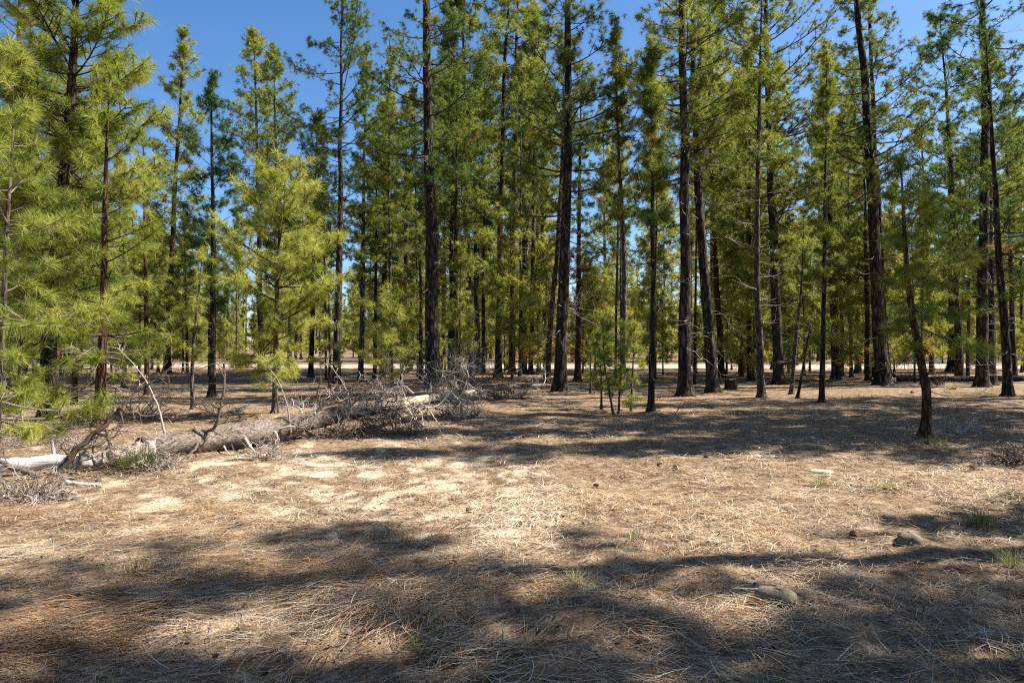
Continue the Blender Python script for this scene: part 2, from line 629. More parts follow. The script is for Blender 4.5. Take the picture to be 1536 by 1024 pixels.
def make_tree(name, loc, d, cl, dbh, cb, Rc, prof, style, seed, dens=1.0, bark=None, dead=14, deadlen=0.9, tint=0.45,
              side=None, droop=0.0, needle=1.0, subs=1.0, stepz=None):
    """cl: trunk centreline, N x 3 offsets from the base, base to top; cb: crown base height; Rc: crown radius"""
    g = np.random.default_rng(seed)
    q = lod(d)
    H = cl[-1][2]
    if 18 < d < 50 and style == 'lodge':
        dens = dens * 0.62
    root = empty(name, loc)
    zc = np.array([c[2] for c in cl], float)
    xc = np.array([c[0] for c in cl], float)
    yc = np.array([c[1] for c in cl], float)
    nseg = int(np.clip(H / 0.35, 12, 50))
    zz = np.concatenate([[-0.15, 0.0, 0.08, 0.2], np.linspace(0.4, H, nseg)]) if H > 2 else np.concatenate([[-0.1, 0.0], np.linspace(0.15, H, 14)])
    wob = dbh * 0.25

    def centre(z):
        z = np.asarray(z, float)
        # smooth the photo path a little
        a = (np.interp(z - 0.04 * H, zc, xc) + np.interp(z, zc, xc) * 2 + np.interp(z + 0.04 * H, zc, xc)) / 4
        bb = (np.interp(z - 0.04 * H, zc, yc) + np.interp(z, zc, yc) * 2 + np.interp(z + 0.04 * H, zc, yc)) / 4
        a = a + wob * (vnoise(z * 0.5 + seed, z * 0 + 3.3, 7) - 0.5) * np.clip(z, 0, 1)
        bb = bb + wob * (vnoise(z * 0.5 + seed, z * 0 + 9.3, 8) - 0.5) * np.clip(z, 0, 1)
        return np.stack([a, bb, z], -1)

    def rad(z):
        t = np.clip(np.asarray(z, float) / H, 0, 1)
        return dbh / 2 * ((1 - t) ** 0.75 * 0.97 + 0.03) * (1 + 0.65 * np.exp(-np.maximum(z, -0.1) / (dbh * 0.55 + 0.02)))

    tb = Buf()
    ns = 14 if d < 31 else 8
    tb.tube(centre(zz), rad(zz), ns, 0.5, True, 0.10 if d < 31 else 0.0, seed)
    lb = Buf()           # living branches
    P, D, S, T = [], [], [], []

    def tuft(p, dr, s, t):
        P.append(p), D.append(dr), S.append(s), T.append(t)

    nl = q['nl'] * needle
    step = stepz or (0.29 if d < 18 else 0.38 if d < 50 else 0.8)
    z = cb
    base_az = g.random() * 6.28
    while z < H - 0.12:
        t = (z - cb) / (H - cb)
        nb = int(round((3.2 + 1.6 * g.random()) * min(1.0, dens + 0.15)))
        if g.random() < 0.13 and t < 0.85:
            nb = 1
        base_az += 0.9
        for k in range(nb):
            az = base_az + k * 6.283 / max(nb, 1) + g.normal(0, 0.55)
            L = Rc * (1.15 if style == 'pond' else 1.02) * float(PROFILE[prof](t)) * (0.40 + 0.80 * g.random())
            if side is not None:
                L *= 1 + side[1] * math.cos(az - side[0])
            if L < 0.10:
                L = 0.10
            el = R_(-12 - droop + 62 * t ** 1.3 + g.normal(0, 14))
            zz0 = min(H - 0.05, z + g.normal(0, step * 0.4))
            p0 = centre(zz0)
            hd = np.array([math.cos(az), math.sin(az), 0.0])
            s = np.linspace(0, 1, 6)
            bend = (0.22 if style == 'pond' else 0.30) + 0.18 * g.random() - 0.004 * droop
            sidev = np.array([-hd[1], hd[0], 0]) * g.normal(0, 0.10) * L
            pts = p0 + hd * (L * math.cos(el) * s)[:, None] + np.array([0, 0, 1.0]) * (L * math.sin(el) * s + bend * L * s ** 2 * (1 - 0.6 * t))[:, None] + sidev * (s ** 2)[:, None]
            r0 = max(0.004, min(0.11 * rad(zz0) + 0.010 * L, 0.05))
            lb.tube(pts, np.linspace(r0, max(0.0025, r0 * 0.22), 6), q['sides'], 0.25 + 0.25 * g.random())
            bt = tint + g.normal(0, 0.10)
            if g.random() < 0.003:
                bt = 1.3

            def along(u):
                return np.array([np.interp(u, s, pts[:, c]) for c in range(3)])

            def dir_at(u):
                return along(min(1, u + 0.08)) - along(max(0, u - 0.08))

            if style == 'pond':
                us = [1.0] + ([0.84] if L > 0.6 else []) + ([0.68] if L > 1.2 else [])
            else:
                us = [1.0, 0.90, 0.78] + ([0.62] if L > 1.0 else [])
            for u in us:
                if style != 'pond':
                    for _ in range(2):
                        tuft(along(u) + g.normal(0, 0.55 * nl, 3), dir_at(u) + g.normal(0, 0.25, 3) * L, nl * (0.8 + 0.4 * g.random()), bt + g.normal(0, 0.06))
                tuft(along(u), dir_at(u) + g.normal(0, 0.03, 3), nl * (0.9 + 0.3 * g.random()), bt + g.normal(0, 0.05))
            nsb = int(round((L / 0.29 if style == 'pond' else L / 0.27) * subs * dens))
            if d >= 50:
                nsb = min(nsb, 4)
            for e in range(nsb):
                u = 0.28 + 0.68 * (e + g.random() * 0.8) / max(nsb, 1)
                u = min(u, 0.97)
                b0 = along(u)
                bd = unit(dir_at(u))
                sg = 1 if (e % 2) else -1
                a2 = sg * R_(32 + 30 * g.random())
                sd = np.array([bd[0] * math.cos(a2) - bd[1] * math.sin(a2), bd[0] * math.sin(a2) + bd[1] * math.cos(a2), bd[2] + g.normal(0.08, 0.22)])
                sd = unit(sd)
                sl = max(0.10, L * (0.46 - 0.30 * u) * (0.6 + 0.7 * g.random()))
                e1 = b0 + sd * sl + np.array([0, 0, 0.10 * sl])
                if q['twigs'] and sl > 0.12:
                    lb.tube([b0, b0 + sd * sl * 0.5, e1], [max(0.0045, r0 * 0.45), max(0.004, r0 * 0.35), 0.003], 3, 0.3 + 0.3 * g.random())
                if style == 'pond':
                    tuft(e1, sd, nl * (0.85 + 0.35 * g.random()), bt + g.normal(0, 0.07))
                    if sl > 0.45:
                        tuft(b0 + sd * sl * 0.62, sd + np.array([0, 0, 0.4]), nl * 0.9, bt + g.normal(0, 0.07))
                else:
                    nq = 4 if d < 50 else 3
                    if sl > 0.5 and d < 50:
                        nq = 6
                    for v in range(nq):
                        c0 = e1 if v < 4 else b0 + (e1 - b0) * 0.55
                        tuft(c0 + g.normal(0, 0.62 * nl, 3) + sd * nl * 0.2, sd + g.normal(0, 0.45, 3), nl * (0.8 + 0.4 * g.random()), bt + g.normal(0, 0.07))
        z += step * (0.75 + 0.5 * g.random())
    for k in range(3):
        tuft(centre(H - 0.02 - 0.09 * k), np.array([0, 0, 1.0]) + g.normal(0, 0.12, 3), nl, tint + 0.1)
    # bare dead branches below and inside the crown
    deads = []
    for k in range(dead):
        db = Buf()
        deads.append(db)
        zz0 = 0.35 + (min(cb * 1.15 + 0.4, H * 0.8) - 0.35) * g.random() ** 0.7
        az = g.random() * 6.283
        L = deadlen * (0.25 + 0.9 * g.random())
        hd = np.array([math.cos(az), math.sin(az), 0])
        s = np.linspace(0, 1, 6)
        sag = g.normal(-0.18, 0.28)
        p0 = centre(zz0)
        crv = np.array([-hd[1], hd[0], 0]) * g.normal(0, 0.25)
        pts = p0 + hd * (L * s)[:, None] + np.array([0, 0, 1.0]) * (sag * L * s ** 1.5)[:, None] + crv * (L * s ** 2)[:, None]
        pts[1:] += g.normal(0, 0.03 * L, (5, 3))
        r0 = 0.006 + 0.007 * g.random() if d < 31 else 0.012
        tn = 0.55 + 0.3 * g.random()
        db.tube(pts, np.linspace(r0, 0.002, 6), 3, tn)
        if d < 31:
            for e in range(int(2 + 3 * g.random())):
                j = 2 + int(g.random() * 3)
                e1 = pts[j] + unit(hd + g.normal(0, 0.7, 3)) * L * (0.15 + 0.3 * g.random())
                mid = (pts[j] + e1) / 2 + g.normal(0, 0.03 * L, 3)
                db.tube([pts[j], mid, e1], [r0 * 0.5, r0 * 0.4, 0.0015], 3, tn)
    if lb.n:
        tb.add(np.concatenate(lb.V), np.concatenate(lb.Fc), np.concatenate(lb.A), 1)
    if d >= 31 and deads:
        for v in deads:
            tb.add(np.concatenate(v.V), np.concatenate(v.Fc), np.concatenate(v.A), 2)
    tb.build('trunk', [bark or M_bark, M_dead if d < 12 else M_bark_grey, M_dead], root, True)
    fb = Buf()
    mat = M_pond if style == 'pond' else M_lodge
    if style == 'pond':
        needles(fb, P, D, S, T, q['K'], q['w'], 8, 105, g)
    else:
        needles(fb, P, D, S, T, q['K'], q['w'], 12, 108, g)
    fb.build('crown', mat, root)
    if d < 31:
        for v in deads:
            v.build('dead_branch', M_dead, root, True)
    return root


def px_tree(label, path, w, top, cb, Rpx, prof='column', style='lodge', name='pine_tree', cat='tree', group=None, **kw):
    """a tree measured off the photograph: path of trunk pixels from base to top, w trunk width, top and crown base rows, crown radius in pixels"""
    d = dep(path[0][1])
    x0 = X(path[0][0], d)
    zb = float(hgt(x0, d))
    H = Z(top, d) - zb
    z0 = Z(path[0][1], d)
    cl = [((px - path[0][0]) / F * d, 0.0, Z(py, d) - z0) for px, py in path]
    cl[0] = (0, 0, -0.2)
    if cl[-1][2] < H - 0.05:
        a, c = (cl[-2], cl[-1]) if len(cl) > 2 else (cl[0], cl[-1])
        sl = (c[0] - a[0]) / max(c[2] - a[2], 0.1)
        cl.append((c[0] + sl * 0.6 * (H - c[2]), 0.0, H))
    else:
        H = cl[-1][2]
    g = np.random.default_rng(abs(hash(path)) % 99991)
    ly = g.normal(0, 0.012)
    cl = [(a, ly * max(c, 0), c) for a, bb, c in cl]
    global _seed
    _seed += 7
    t = make_tree(name, (x0, d, zb), d, cl, w / F * d / 1.08, Z(cb, d) - zb, Rpx / F * d, prof, style, _seed, **kw)
    return tag(t, label, cat, group)


_seed = 100
BK, RD, GY = M_bark, M_bark_red, M_bark_grey

# ------------------------------------------------------------------ the pines one can tell apart
# left side, close
px_tree('long-needled pine at the left edge, closest to the camera, with a thin pale trunk', ((-8, 702), (4, 480), (8, 330), (17, 200), (14, 110)), 11, 55, 640, 132, 'cone', 'pond',
        bark=GY, dead=26, deadlen=0.8, tint=0.52, side=(0.2, 0.25), droop=10, subs=1.1)
px_tree('tall pine whose bare dark trunk rises from the left thicket past the top edge', ((72, 628), (80, 430), (103, 200), (112, 80), (118, 0)), 25, -190, 505, 116, 'column', 'pond',
        bark=BK, dead=22, deadlen=1.3, tint=0.50, subs=1.9, needle=1.25, stepz=0.22)
px_tree('young long-needled pine with a straight reddish trunk, front of the left thicket', ((148, 643), (155, 480), (158, 330), (163, 200), (166, 150)), 16, 128, 560, 118, 'cone', 'pond',
        bark=RD, dead=22, deadlen=1.0, tint=0.52, droop=4, subs=1.15)
px_tree('dense pine filling the back of the left thicket between two trunks', ((35, 598), (40, 400), (46, 150)), 12, 20, 545, 120, 'cone', 'pond', bark=BK, dead=10, tint=0.40, subs=1.0)
px_tree('bushy pine at the right edge of the left thicket, behind the reddish trunk', ((222, 592), (216, 400), (212, 250)), 9, 190, 540, 62, 'cone', 'pond', bark=RD, dead=10, tint=0.55)
px_tree('tall thicket pine whose top reaches past the upper left corner', ((18, 590), (22, 300), (26, 60)), 15, -120, 470, 118, 'cone', 'pond', bark=BK, dead=6, tint=0.42)
px_tree('bright young pine full of needle puffs behind the middle of the fallen log', ((412, 624), (414, 500), (417, 400), (421, 300)), 10, 250, 560, 88, 'column', 'pond',
        name='young_pine', bark=GY, dead=14, deadlen=0.8, tint=0.62, droop=-2, subs=1.3, needle=1.15, stepz=0.225)
px_tree('spindly crooked sapling with few needle puffs, left of the bright young pine', ((290, 614), (288, 560), (291, 500), (299, 430), (302, 395)), 7, 372, 545, 30, 'open', 'pond',
        name='young_pine', bark=GY, dead=8, deadlen=0.5, tint=0.6, dens=0.55, subs=0.7)
px_tree('small sapling of pale puffs standing behind the log in front of the big dark trunk', ((590, 606), (589, 560), (587, 500)), 6, 438, 562, 42, 'column', 'pond',
        name='young_pine', bark=GY, dead=8, deadlen=0.45, tint=0.66, dens=1.0, subs=1.3, needle=1.2, stepz=0.2)
px_tree('thin red-stemmed sapling at the right flank of the bright young pine', ((494, 602), (495, 540), (494, 470)), 6, 405, 555, 36, 'cone', 'pond',
        name='young_pine', bark=RD, dead=6, deadlen=0.4, tint=0.6, dens=0.8)
px_tree('thicket pine with foliage down to the dead shrub, left of the young reddish pine', ((112, 606), (114, 450), (118, 330)), 9, 235, 575, 84, 'cone', 'pond', bark=RD, dead=8, tint=0.50)
px_tree('low bushy pine at the left edge under the long-needled branches', ((28, 640), (30, 560), (32, 500)), 8, 430, 610, 70, 'cone', 'pond', name='young_pine', bark=GY, dead=8, tint=0.5)
px_tree('thicket pine showing between the young reddish pine and the bushy one', ((186, 582), (188, 400), (190, 300)), 8, 240, 520, 62, 'cone', 'pond', bark=GY, dead=6, tint=0.6)
# left middle distance
px_tree('pointed bright green pine against the open sky, left of the two pointed ones', ((250, 560), (262, 300), (274, 90)), 12, 46, 500, 46, 'column', 'lodge', bark=BK, tint=0.52, subs=1.2)
px_tree('dark narrow pine in shade between the two bright pointed pines', ((318, 594), (318, 350), (316, 150)), 11, 102, 470, 46, 'column', 'lodge', bark=BK, tint=0.08, dead=16)  # low needle tint paints the shade on this crown
px_tree('tall pointed pine lit yellow-green against the sky, right of the dark narrow one', ((392, 562), (388, 300), (382, 90)), 11, 46, 400, 46, 'column', 'lodge', bark=BK, tint=0.56, subs=1.2)
px_tree('second lit top crowding the right side of the pointed yellow-green pine', ((416, 565), (412, 300), (409, 110)), 10, 66, 400, 44, 'column', 'lodge', bark=GY, tint=0.45, subs=1.1)
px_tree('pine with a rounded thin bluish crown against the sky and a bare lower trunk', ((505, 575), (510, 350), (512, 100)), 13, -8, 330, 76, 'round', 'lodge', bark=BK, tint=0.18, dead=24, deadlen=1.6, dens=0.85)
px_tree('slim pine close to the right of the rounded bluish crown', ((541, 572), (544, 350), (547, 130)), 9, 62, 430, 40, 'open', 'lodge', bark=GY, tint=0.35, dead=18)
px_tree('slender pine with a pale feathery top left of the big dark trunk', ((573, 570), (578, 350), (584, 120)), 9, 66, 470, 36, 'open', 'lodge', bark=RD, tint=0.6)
px_tree('dusky pine standing between the bright young pine and the rounded crown', ((466, 566), (470, 350), (474, 210)), 9, 170, 450, 42, 'open', 'lodge', bark=BK, tint=0.15)  # needles tinted dark to stand in for the deep shade behind the young pine
px_tree('big dark pine trunk behind the bare end of the fallen log', ((650, 582), (646, 350), (641, 100), (638, 0)), 23, -330, 270, 95, 'open', 'lodge', bark=BK, tint=0.25, dead=40, deadlen=1.8)
px_tree('dark narrow young pine clothed to the ground, pressed against the big dark trunk', ((632, 572), (631, 450), (630, 380)), 8, 300, 540, 30, 'cone', 'lodge', bark=BK, tint=0.30)
px_tree('thin pale trunk just right of the big dark trunk', ((688, 566), (684, 350), (678, 180), (676, 60)), 8, -40, 190, 38, 'open', 'lodge', bark=GY, tint=0.4, dead=26)
px_tree('pine with the wide bright green crown at the top centre-left', ((706, 564), (701, 350), (697, 120)), 11, -90, 420, 66, 'column', 'lodge', bark=BK, tint=0.62, subs=1.15)
px_tree('dark thin pine right of the brush pile', ((718, 560), (714, 380), (713, 250)), 9, 110, 440, 40, 'open', 'lodge', bark=BK, tint=0.35)
px_tree('straight dark trunk that leans slightly right in the centre, left one of the bare trio', ((747, 566), (750, 350), (757, 100), (764, 0)), 12, -170, 130, 62, 'open', 'lodge', bark=BK, tint=0.5, dead=30)
px_tree('brown trunk in the middle of the bare trio at centre', ((768, 562), (771, 300), (775, 100)), 11, -130, 110, 50, 'open', 'lodge', bark=RD, tint=0.45, dead=30)
px_tree('pale narrow trunk, right one of the bare trio at centre', ((784, 560), (790, 350), (797, 180)), 8, -30, 220, 44, 'open', 'lodge', bark=GY, tint=0.4, dead=26)
px_tree('dark slim trunk just left of the reddish leaning one', ((796, 561), (800, 350), (801, 200)), 8, 20, 290, 40, 'open', 'lodge', bark=BK, tint=0.3, dead=20)
px_tree('large knotty dark trunk at the right end of the brush, nearest of the big trunks', ((840, 589), (845, 420), (849, 250), (852, 0)), 21, -290, 330, 100, 'open', 'lodge', bark=BK, tint=0.38, dead=60, deadlen=1.9)
px_tree('reddish trunk leaning right behind the large knotty one', ((820, 580), (826, 480), (836, 380), (842, 250)), 10, 60, 240, 50, 'open', 'lodge', bark=RD, tint=0.45, dead=24)
px_tree('reddish lower trunk with a grey twiggy upper half, right of the knotty trunk', ((866, 573), (868, 450), (870, 300)), 11, 120, 420, 52, 'open', 'lodge', bark=RD, tint=0.4, dead=40, deadlen=1.5)
px_tree('tall slim pine with feathery crown between the knotty trunk and the thin bare one', ((934, 590), (936, 400), (927, 200), (924, 100)), 10, 36, 330, 42, 'open', 'lodge', bark=GY, tint=0.45, dead=20)
px_tree('thin bare dark trunk standing forward in the sun, left of the two thick trunks', ((976, 621), (981, 450), (980, 250), (978, 120)), 11, 56, 330, 30, 'open', 'lodge', bark=BK, tint=0.4, dead=24, deadlen=0.9, dens=0.5)
px_tree('thick upright furrowed trunk, left of the thick pair right of centre', ((1028, 595), (1028, 350), (1026, 100), (1025, 0)), 21, -340, 260, 110, 'open', 'lodge', bark=BK, tint=0.55, dead=36, deadlen=1.5)
px_tree('thick trunk leaning left toward its top, right of the thick pair', ((1071, 590), (1058, 430), (1048, 280), (1044, 100)), 18, -180, 240, 90, 'open', 'lodge', bark=BK, tint=0.5, dead=36, deadlen=1.5)
px_tree('straight brown trunk seen behind the leaning thick one', ((1083, 566), (1068, 300), (1065, 150)), 11, -60, 320, 62, 'open', 'lodge', bark=RD, tint=0.62, dead=16)
px_tree('slender leaning trunk just right of the red stump, wearing dry twigs', ((1143, 597), (1134, 450), (1134, 300), (1138, 80)), 12, -60, 270, 60, 'open', 'lodge', bark=GY, tint=0.6, dead=40, deadlen=1.2)
px_tree('narrow dark trunk directly behind the twiggy slender one', ((1126, 568), (1122, 400), (1120, 250)), 9, 80, 420, 60, 'column', 'lodge', bark=BK, tint=0.5)
px_tree('stout dark trunk carrying a broad sunlit crown, right of the twiggy slender one', ((1169, 576), (1160, 350), (1152, 100), (1150, 0)), 17, -240, 420, 95, 'column', 'lodge', bark=BK, tint=0.6, dead=20)
px_tree('young pine with a thin stem bowed to the right and a sunlit yellowish crown', ((1186, 590), (1194, 510), (1203, 430), (1206, 370)), 7, 318, 450, 52, 'cone', 'pond', name='young_pine', bark=GY, tint=0.55, dead=8, deadlen=0.6)
px_tree('very thin sapling slanting right beside the bowed young pine', ((1194, 597), (1206, 540), (1216, 480)), 5, 440, 520, 26, 'open', 'pond', name='young_pine', bark=BK, tint=0.4, dead=8, deadlen=0.4, dens=0.6)
px_tree('slim dark pole-like pine standing forward in the sun between two clearings on the right', ((1232, 604), (1236, 450), (1240, 250), (1242, 120)), 9, 66, 400, 30, 'open', 'lodge', bark=BK, tint=0.5, dead=26, deadlen=0.9, dens=0.75)
px_tree('medium dark trunk behind the slim pole-like pine', ((1254, 569), (1250, 420), (1246, 200)), 13, 60, 440, 50, 'open', 'lodge', bark=BK, tint=0.45)
px_tree('narrow dark trunk by the road in front of the weathered stump', ((1287, 560), (1286, 350), (1283, 180)), 10, 90, 420, 40, 'open', 'lodge', bark=BK, tint=0.35, dead=14)
px_tree('stout dark trunk leaning left, thicker of the tall twin trunks on the right', ((1324, 579), (1314, 350), (1297, 100), (1289, 0)), 21, -230, 290, 90, 'open', 'lodge', bark=BK, tint=0.42, dead=40, deadlen=1.6)
px_tree('thinner of the tall twin trunks on the right, close beside the stout one', ((1331, 572), (1318, 350), (1306, 120), (1302, 0)), 12, -160, 240, 74, 'open', 'lodge', bark=BK, tint=0.45, dead=24)
px_tree('low dark bushy pine hugging the foot of the tall twin trunks', ((1312, 566), (1311, 450), (1310, 380)), 8, 310, 505, 48, 'cone', 'lodge', name='young_pine', bark=BK, tint=0.28)
px_tree('bent young pine with a reddish trunk alone in the shade at right front', ((1384, 660), (1393, 605), (1383, 550), (1373, 500), (1364, 430), (1360, 330), (1358, 270)), 15, 232, 515, 84, 'cone', 'pond',
        name='young_pine', bark=RD, tint=0.42, dead=16, deadlen=0.7, side=(0.0, 0.75), droop=14, subs=1.4, needle=1.15)
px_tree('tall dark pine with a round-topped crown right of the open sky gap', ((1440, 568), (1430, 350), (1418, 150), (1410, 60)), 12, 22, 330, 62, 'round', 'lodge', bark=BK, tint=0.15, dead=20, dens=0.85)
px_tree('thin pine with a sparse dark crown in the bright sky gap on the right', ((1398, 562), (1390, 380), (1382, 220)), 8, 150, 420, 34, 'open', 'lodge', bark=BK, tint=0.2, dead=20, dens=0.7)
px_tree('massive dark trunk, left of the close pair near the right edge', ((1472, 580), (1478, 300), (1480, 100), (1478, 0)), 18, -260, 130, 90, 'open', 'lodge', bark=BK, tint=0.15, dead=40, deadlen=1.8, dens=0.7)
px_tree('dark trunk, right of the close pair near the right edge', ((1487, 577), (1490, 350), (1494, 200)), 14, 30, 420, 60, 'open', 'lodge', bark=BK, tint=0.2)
px_tree('wide-based dark trunk beyond the bent young pine, beside the dirt road', ((1428, 558), (1428, 400), (1427, 280)), 14, 180, 450, 44, 'open', 'lodge', bark=BK, tint=0.2)
px_tree('dense dark green pine with a swaying trunk near the right edge', ((1513, 596), (1505, 480), (1494, 330), (1488, 180), (1481, 90)), 14, 52, 460, 92, 'cone', 'pond', bark=BK, tint=0.20, dead=16, subs=1.2)
px_tree('narrow trunk at the right edge behind the swaying pine', ((1522, 572), (1516, 350), (1512, 250)), 9, 140, 420, 56, 'column', 'lodge', bark=BK, tint=0.3)
# wispy saplings right of the knotty trunk
px_tree('bowed whip-thin sapling leaning left in the wispy sapling clump', ((922, 620), (914, 585), (907, 550), (905, 510)), 4, 476, 575, 26, 'open', 'pond', name='young_pine', bark=GY, tint=0.38, dead=3, deadlen=0.3, subs=0.9, dens=0.85, needle=0.9)
px_tree('upright thin sapling with pale wispy needles at the centre of the sapling clump', ((927, 619), (930, 575), (934, 530), (935, 510)), 4, 484, 590, 30, 'open', 'pond', name='young_pine', bark=GY, tint=0.45, dead=3, deadlen=0.3, subs=0.9, dens=0.85, needle=0.9)
px_tree('pale yellowish sapling closest to the thin bare trunk', ((946, 614), (948, 570), (950, 530), (951, 510)), 4, 480, 595, 28, 'cone', 'pond', name='young_pine', bark=GY, tint=0.6, dead=3, deadlen=0.3, subs=0.9, dens=0.85, needle=0.9)
px_tree('dark little sapling at the left of the sapling clump', ((902, 613), (902, 575), (900, 540)), 4, 494, 585, 24, 'open', 'pond', name='young_pine', bark=GY, tint=0.3, dead=3, deadlen=0.3, subs=0.9, dens=0.85, needle=0.9)
px_tree('small green sapling standing left behind the sapling clump', ((886, 590), (886, 560), (886, 540)), 4, 512, 570, 24, 'cone', 'pond', name='young_pine', bark=GY, tint=0.35, dead=2, deadlen=0.3, subs=0.9, dens=0.85, needle=0.9)

# ------------------------------------------------------------------ trees standing right of the frame whose shade falls into it


def world_tree(label, x, y, H, cb, Rc, dbh, prof='open', style='lodge', dd=26, **kw):
    global _seed
    _seed += 7
    g = np.random.default_rng(_seed)
    lx, ly = g.normal(0, 0.012, 2)
    zb = float(hgt(x, y))
    t = make_tree('pine_tree', (x, y, zb), dd, [(0, 0, -0.2), (lx * H * 0.5, ly * H * 0.5, H * 0.5), (lx * H, ly * H, H)], dbh, cb, Rc, prof, style, _seed, **kw)
    return tag(t, label, 'tree')


world_tree('pine just outside the right edge whose trunk shadow streaks across the foreground', 9.2, 6.15, 20, 9.3, 1.6, 0.36)
world_tree('small pine outside the right edge shading the lower right of the clearing', 7.2, 6.7, 4.0, 0.4, 1.15, 0.12, 'cone', 'pond', dd=16, subs=1.5, stepz=0.2)
world_tree('pine standing to the right of the camera', 8.8, 4.5, 14, 3.6, 1.8, 0.3, dens=1.1)
world_tree('tall pine farther right of the camera', 15.5, 6.2, 19, 8.5, 2.1, 0.34, dens=0.8)
world_tree('leaning pine at the right beyond the camera position', 12.4, 4.5, 17, 6, 1.8, 0.32)
world_tree('pine in the shaded stand outside the right edge, nearest to the bent young pine', 15.2, 15.6, 20, 7.5, 2.4, 0.4)
world_tree('tall pine in the stand outside the right edge', 19.0, 18.2, 23, 8, 2.6, 0.45)
world_tree('slim pine in the stand outside the right edge', 17.0, 13.6, 17, 6, 1.7, 0.3)
world_tree('heavy pine at the back of the stand outside the right edge', 25.0, 16.5, 25, 9, 2.8, 0.5)
world_tree('dense pine far right of the clearing', 24.0, 21.5, 22, 7, 2.6, 0.42)

world_tree('low-branched pine in the stand just outside the right edge', 11.6, 12.3, 15, 3.2, 2.0, 0.28)
world_tree('straight pine in the stand just outside the right edge', 13.2, 14.3, 18, 4.0, 2.1, 0.32)
world_tree('broad pine in the stand outside the right edge, level with the lit litter', 15.0, 12.6, 19, 6.5, 2.3, 0.36)
world_tree('pine in the stand outside the right edge, behind the low-branched one', 14.6, 16.6, 17, 3.5, 2.0, 0.30)

# ------------------------------------------------------------------ background pines as copies of a few prototypes


def proto(H, cb, Rc, dbh, prof, style, d, **kw):
    global _seed
    _seed += 7
    g = np.random.default_rng(_seed)
    lx, ly = g.normal(0, 0.01, 2)
    return make_tree(kw.pop('name', 'pine_tree'), (0, -60, 0), d, [(0, 0, -0.2), (lx * H * 0.4, ly * H * 0.5, H * 0.5), (lx * H, ly * H, H)], dbh, cb, Rc, prof, style, _seed, **kw)


mids = [proto(20, 6.5, 1.9, 0.30, 'open', 'lodge', 36, dead=22, deadlen=1.5, tint=0.6, dens=0.8, bark=BK),
        proto(19, 8.5, 1.7, 0.24, 'column', 'lodge', 36, dead=22, deadlen=1.4, tint=0.5, dens=0.8, bark=GY),
        proto(22, 7.5, 2.3, 0.38, 'open', 'lodge', 36, dead=26, deadlen=1.6, tint=0.55, dens=0.75, bark=BK),
        proto(18, 5.0, 1.8, 0.26, 'cone', 'lodge', 36, dead=16, deadlen=1.2, tint=0.58, bark=RD),
        proto(20, 10.0, 1.8, 0.27, 'round', 'lodge', 36, dead=26, deadlen=1.6, tint=0.35, bark=BK)]
slims = [proto(17, 8.0, 1.1, 0.15, 'open', 'lodge', 36, dead=26, deadlen=1.0, tint=0.6, dens=0.8, bark=GY),
         proto(15, 6.5, 1.0, 0.13, 'column', 'lodge', 36, dead=26, deadlen=1.0, tint=0.5, dens=0.8, bark=BK)]
fars = [proto(22, 5.0, 2.4, 0.34, 'open', 'lodge', 80, dead=10, deadlen=1.4, tint=0.68, bark=BK),
        proto(21, 4.0, 2.2, 0.28, 'column', 'lodge', 80, dead=8, deadlen=1.4, tint=0.7, bark=GY),
        proto(24, 6.0, 2.6, 0.42, 'open', 'lodge', 80, dead=10, deadlen=1.6, tint=0.62, bark=BK),
        proto(19, 3.0, 2.4, 0.28, 'cone', 'lodge', 80, dead=6, deadlen=1.2, tint=0.76, bark=RD)]
lows = [proto(6.0, 0.8, 1.15, 0.10, 'cone', 'lodge', 36, dead=4, deadlen=0.6, tint=0.74, bark=GY, name='young_pine'),
        proto(7.5, 1.6, 1.2, 0.11, 'open', 'lodge', 36, dead=8, deadlen=0.8, tint=0.66, bark=RD, name='young_pine'),
        proto(4.5, 0.4, 1.0, 0.08, 'cone', 'lodge', 36, dead=2, deadlen=0.5, tint=0.8, bark=GY, name='young_pine')]


def cap_py(px):
    """the highest row that a background tree may reach here, so that the photograph's open sky stays open"""
    return float(np.interp(px, [0, 180, 200, 430, 460, 560, 600, 760, 880, 940, 1000, 1180, 1230, 1330, 1350, 1400, 1440, 1536],
                           [60, 60, 300, 300, 190, 160, 110, 60, 60, 110, 90, 70, 120, 200, 290, 280, 200, 150]))


taken = []


def scatter(n, y0, y1, protos, hlo, hhi, label, group, capped=True, xr=0.86, mind=1.2, avoid=None):
    g = np.random.default_rng(SEED + n)
    made = 0
    tries = 0
    while made < n and tries < 4000:
        tries += 1
        y = y0 + (y1 - y0) * g.random() ** 0.8
        x = (g.random() * 2 - 1) * xr * y
        if avoid and avoid(x, y):
            continue
        if any((x - a) ** 2 + (y - c) ** 2 < mind ** 2 for a, c in taken):
            continue
        k = int(g.random() * len(protos))
        p = protos[k]
        h0 = max(c.bound_box[6][2] for c in p.children)
        H = hlo + (hhi - hlo) * g.random()
        if capped:
            px = CX + F * x / y
            H = min(H, (HY - cap_py(px) - 25 * g.random()) / F * y + EYE)
            if H < hlo * 0.45:
                continue
        s = H / h0
        sxy = s * (0.9 + 0.3 * g.random()) if s > 0.75 else s ** 0.6
        o = copy_thing(p, (x, y, float(hgt(x, y))), g.random() * 6.28, (sxy, sxy, s), label, group)
        o['category'] = 'tree'
        taken.append((x, y))
        made += 1
    return made


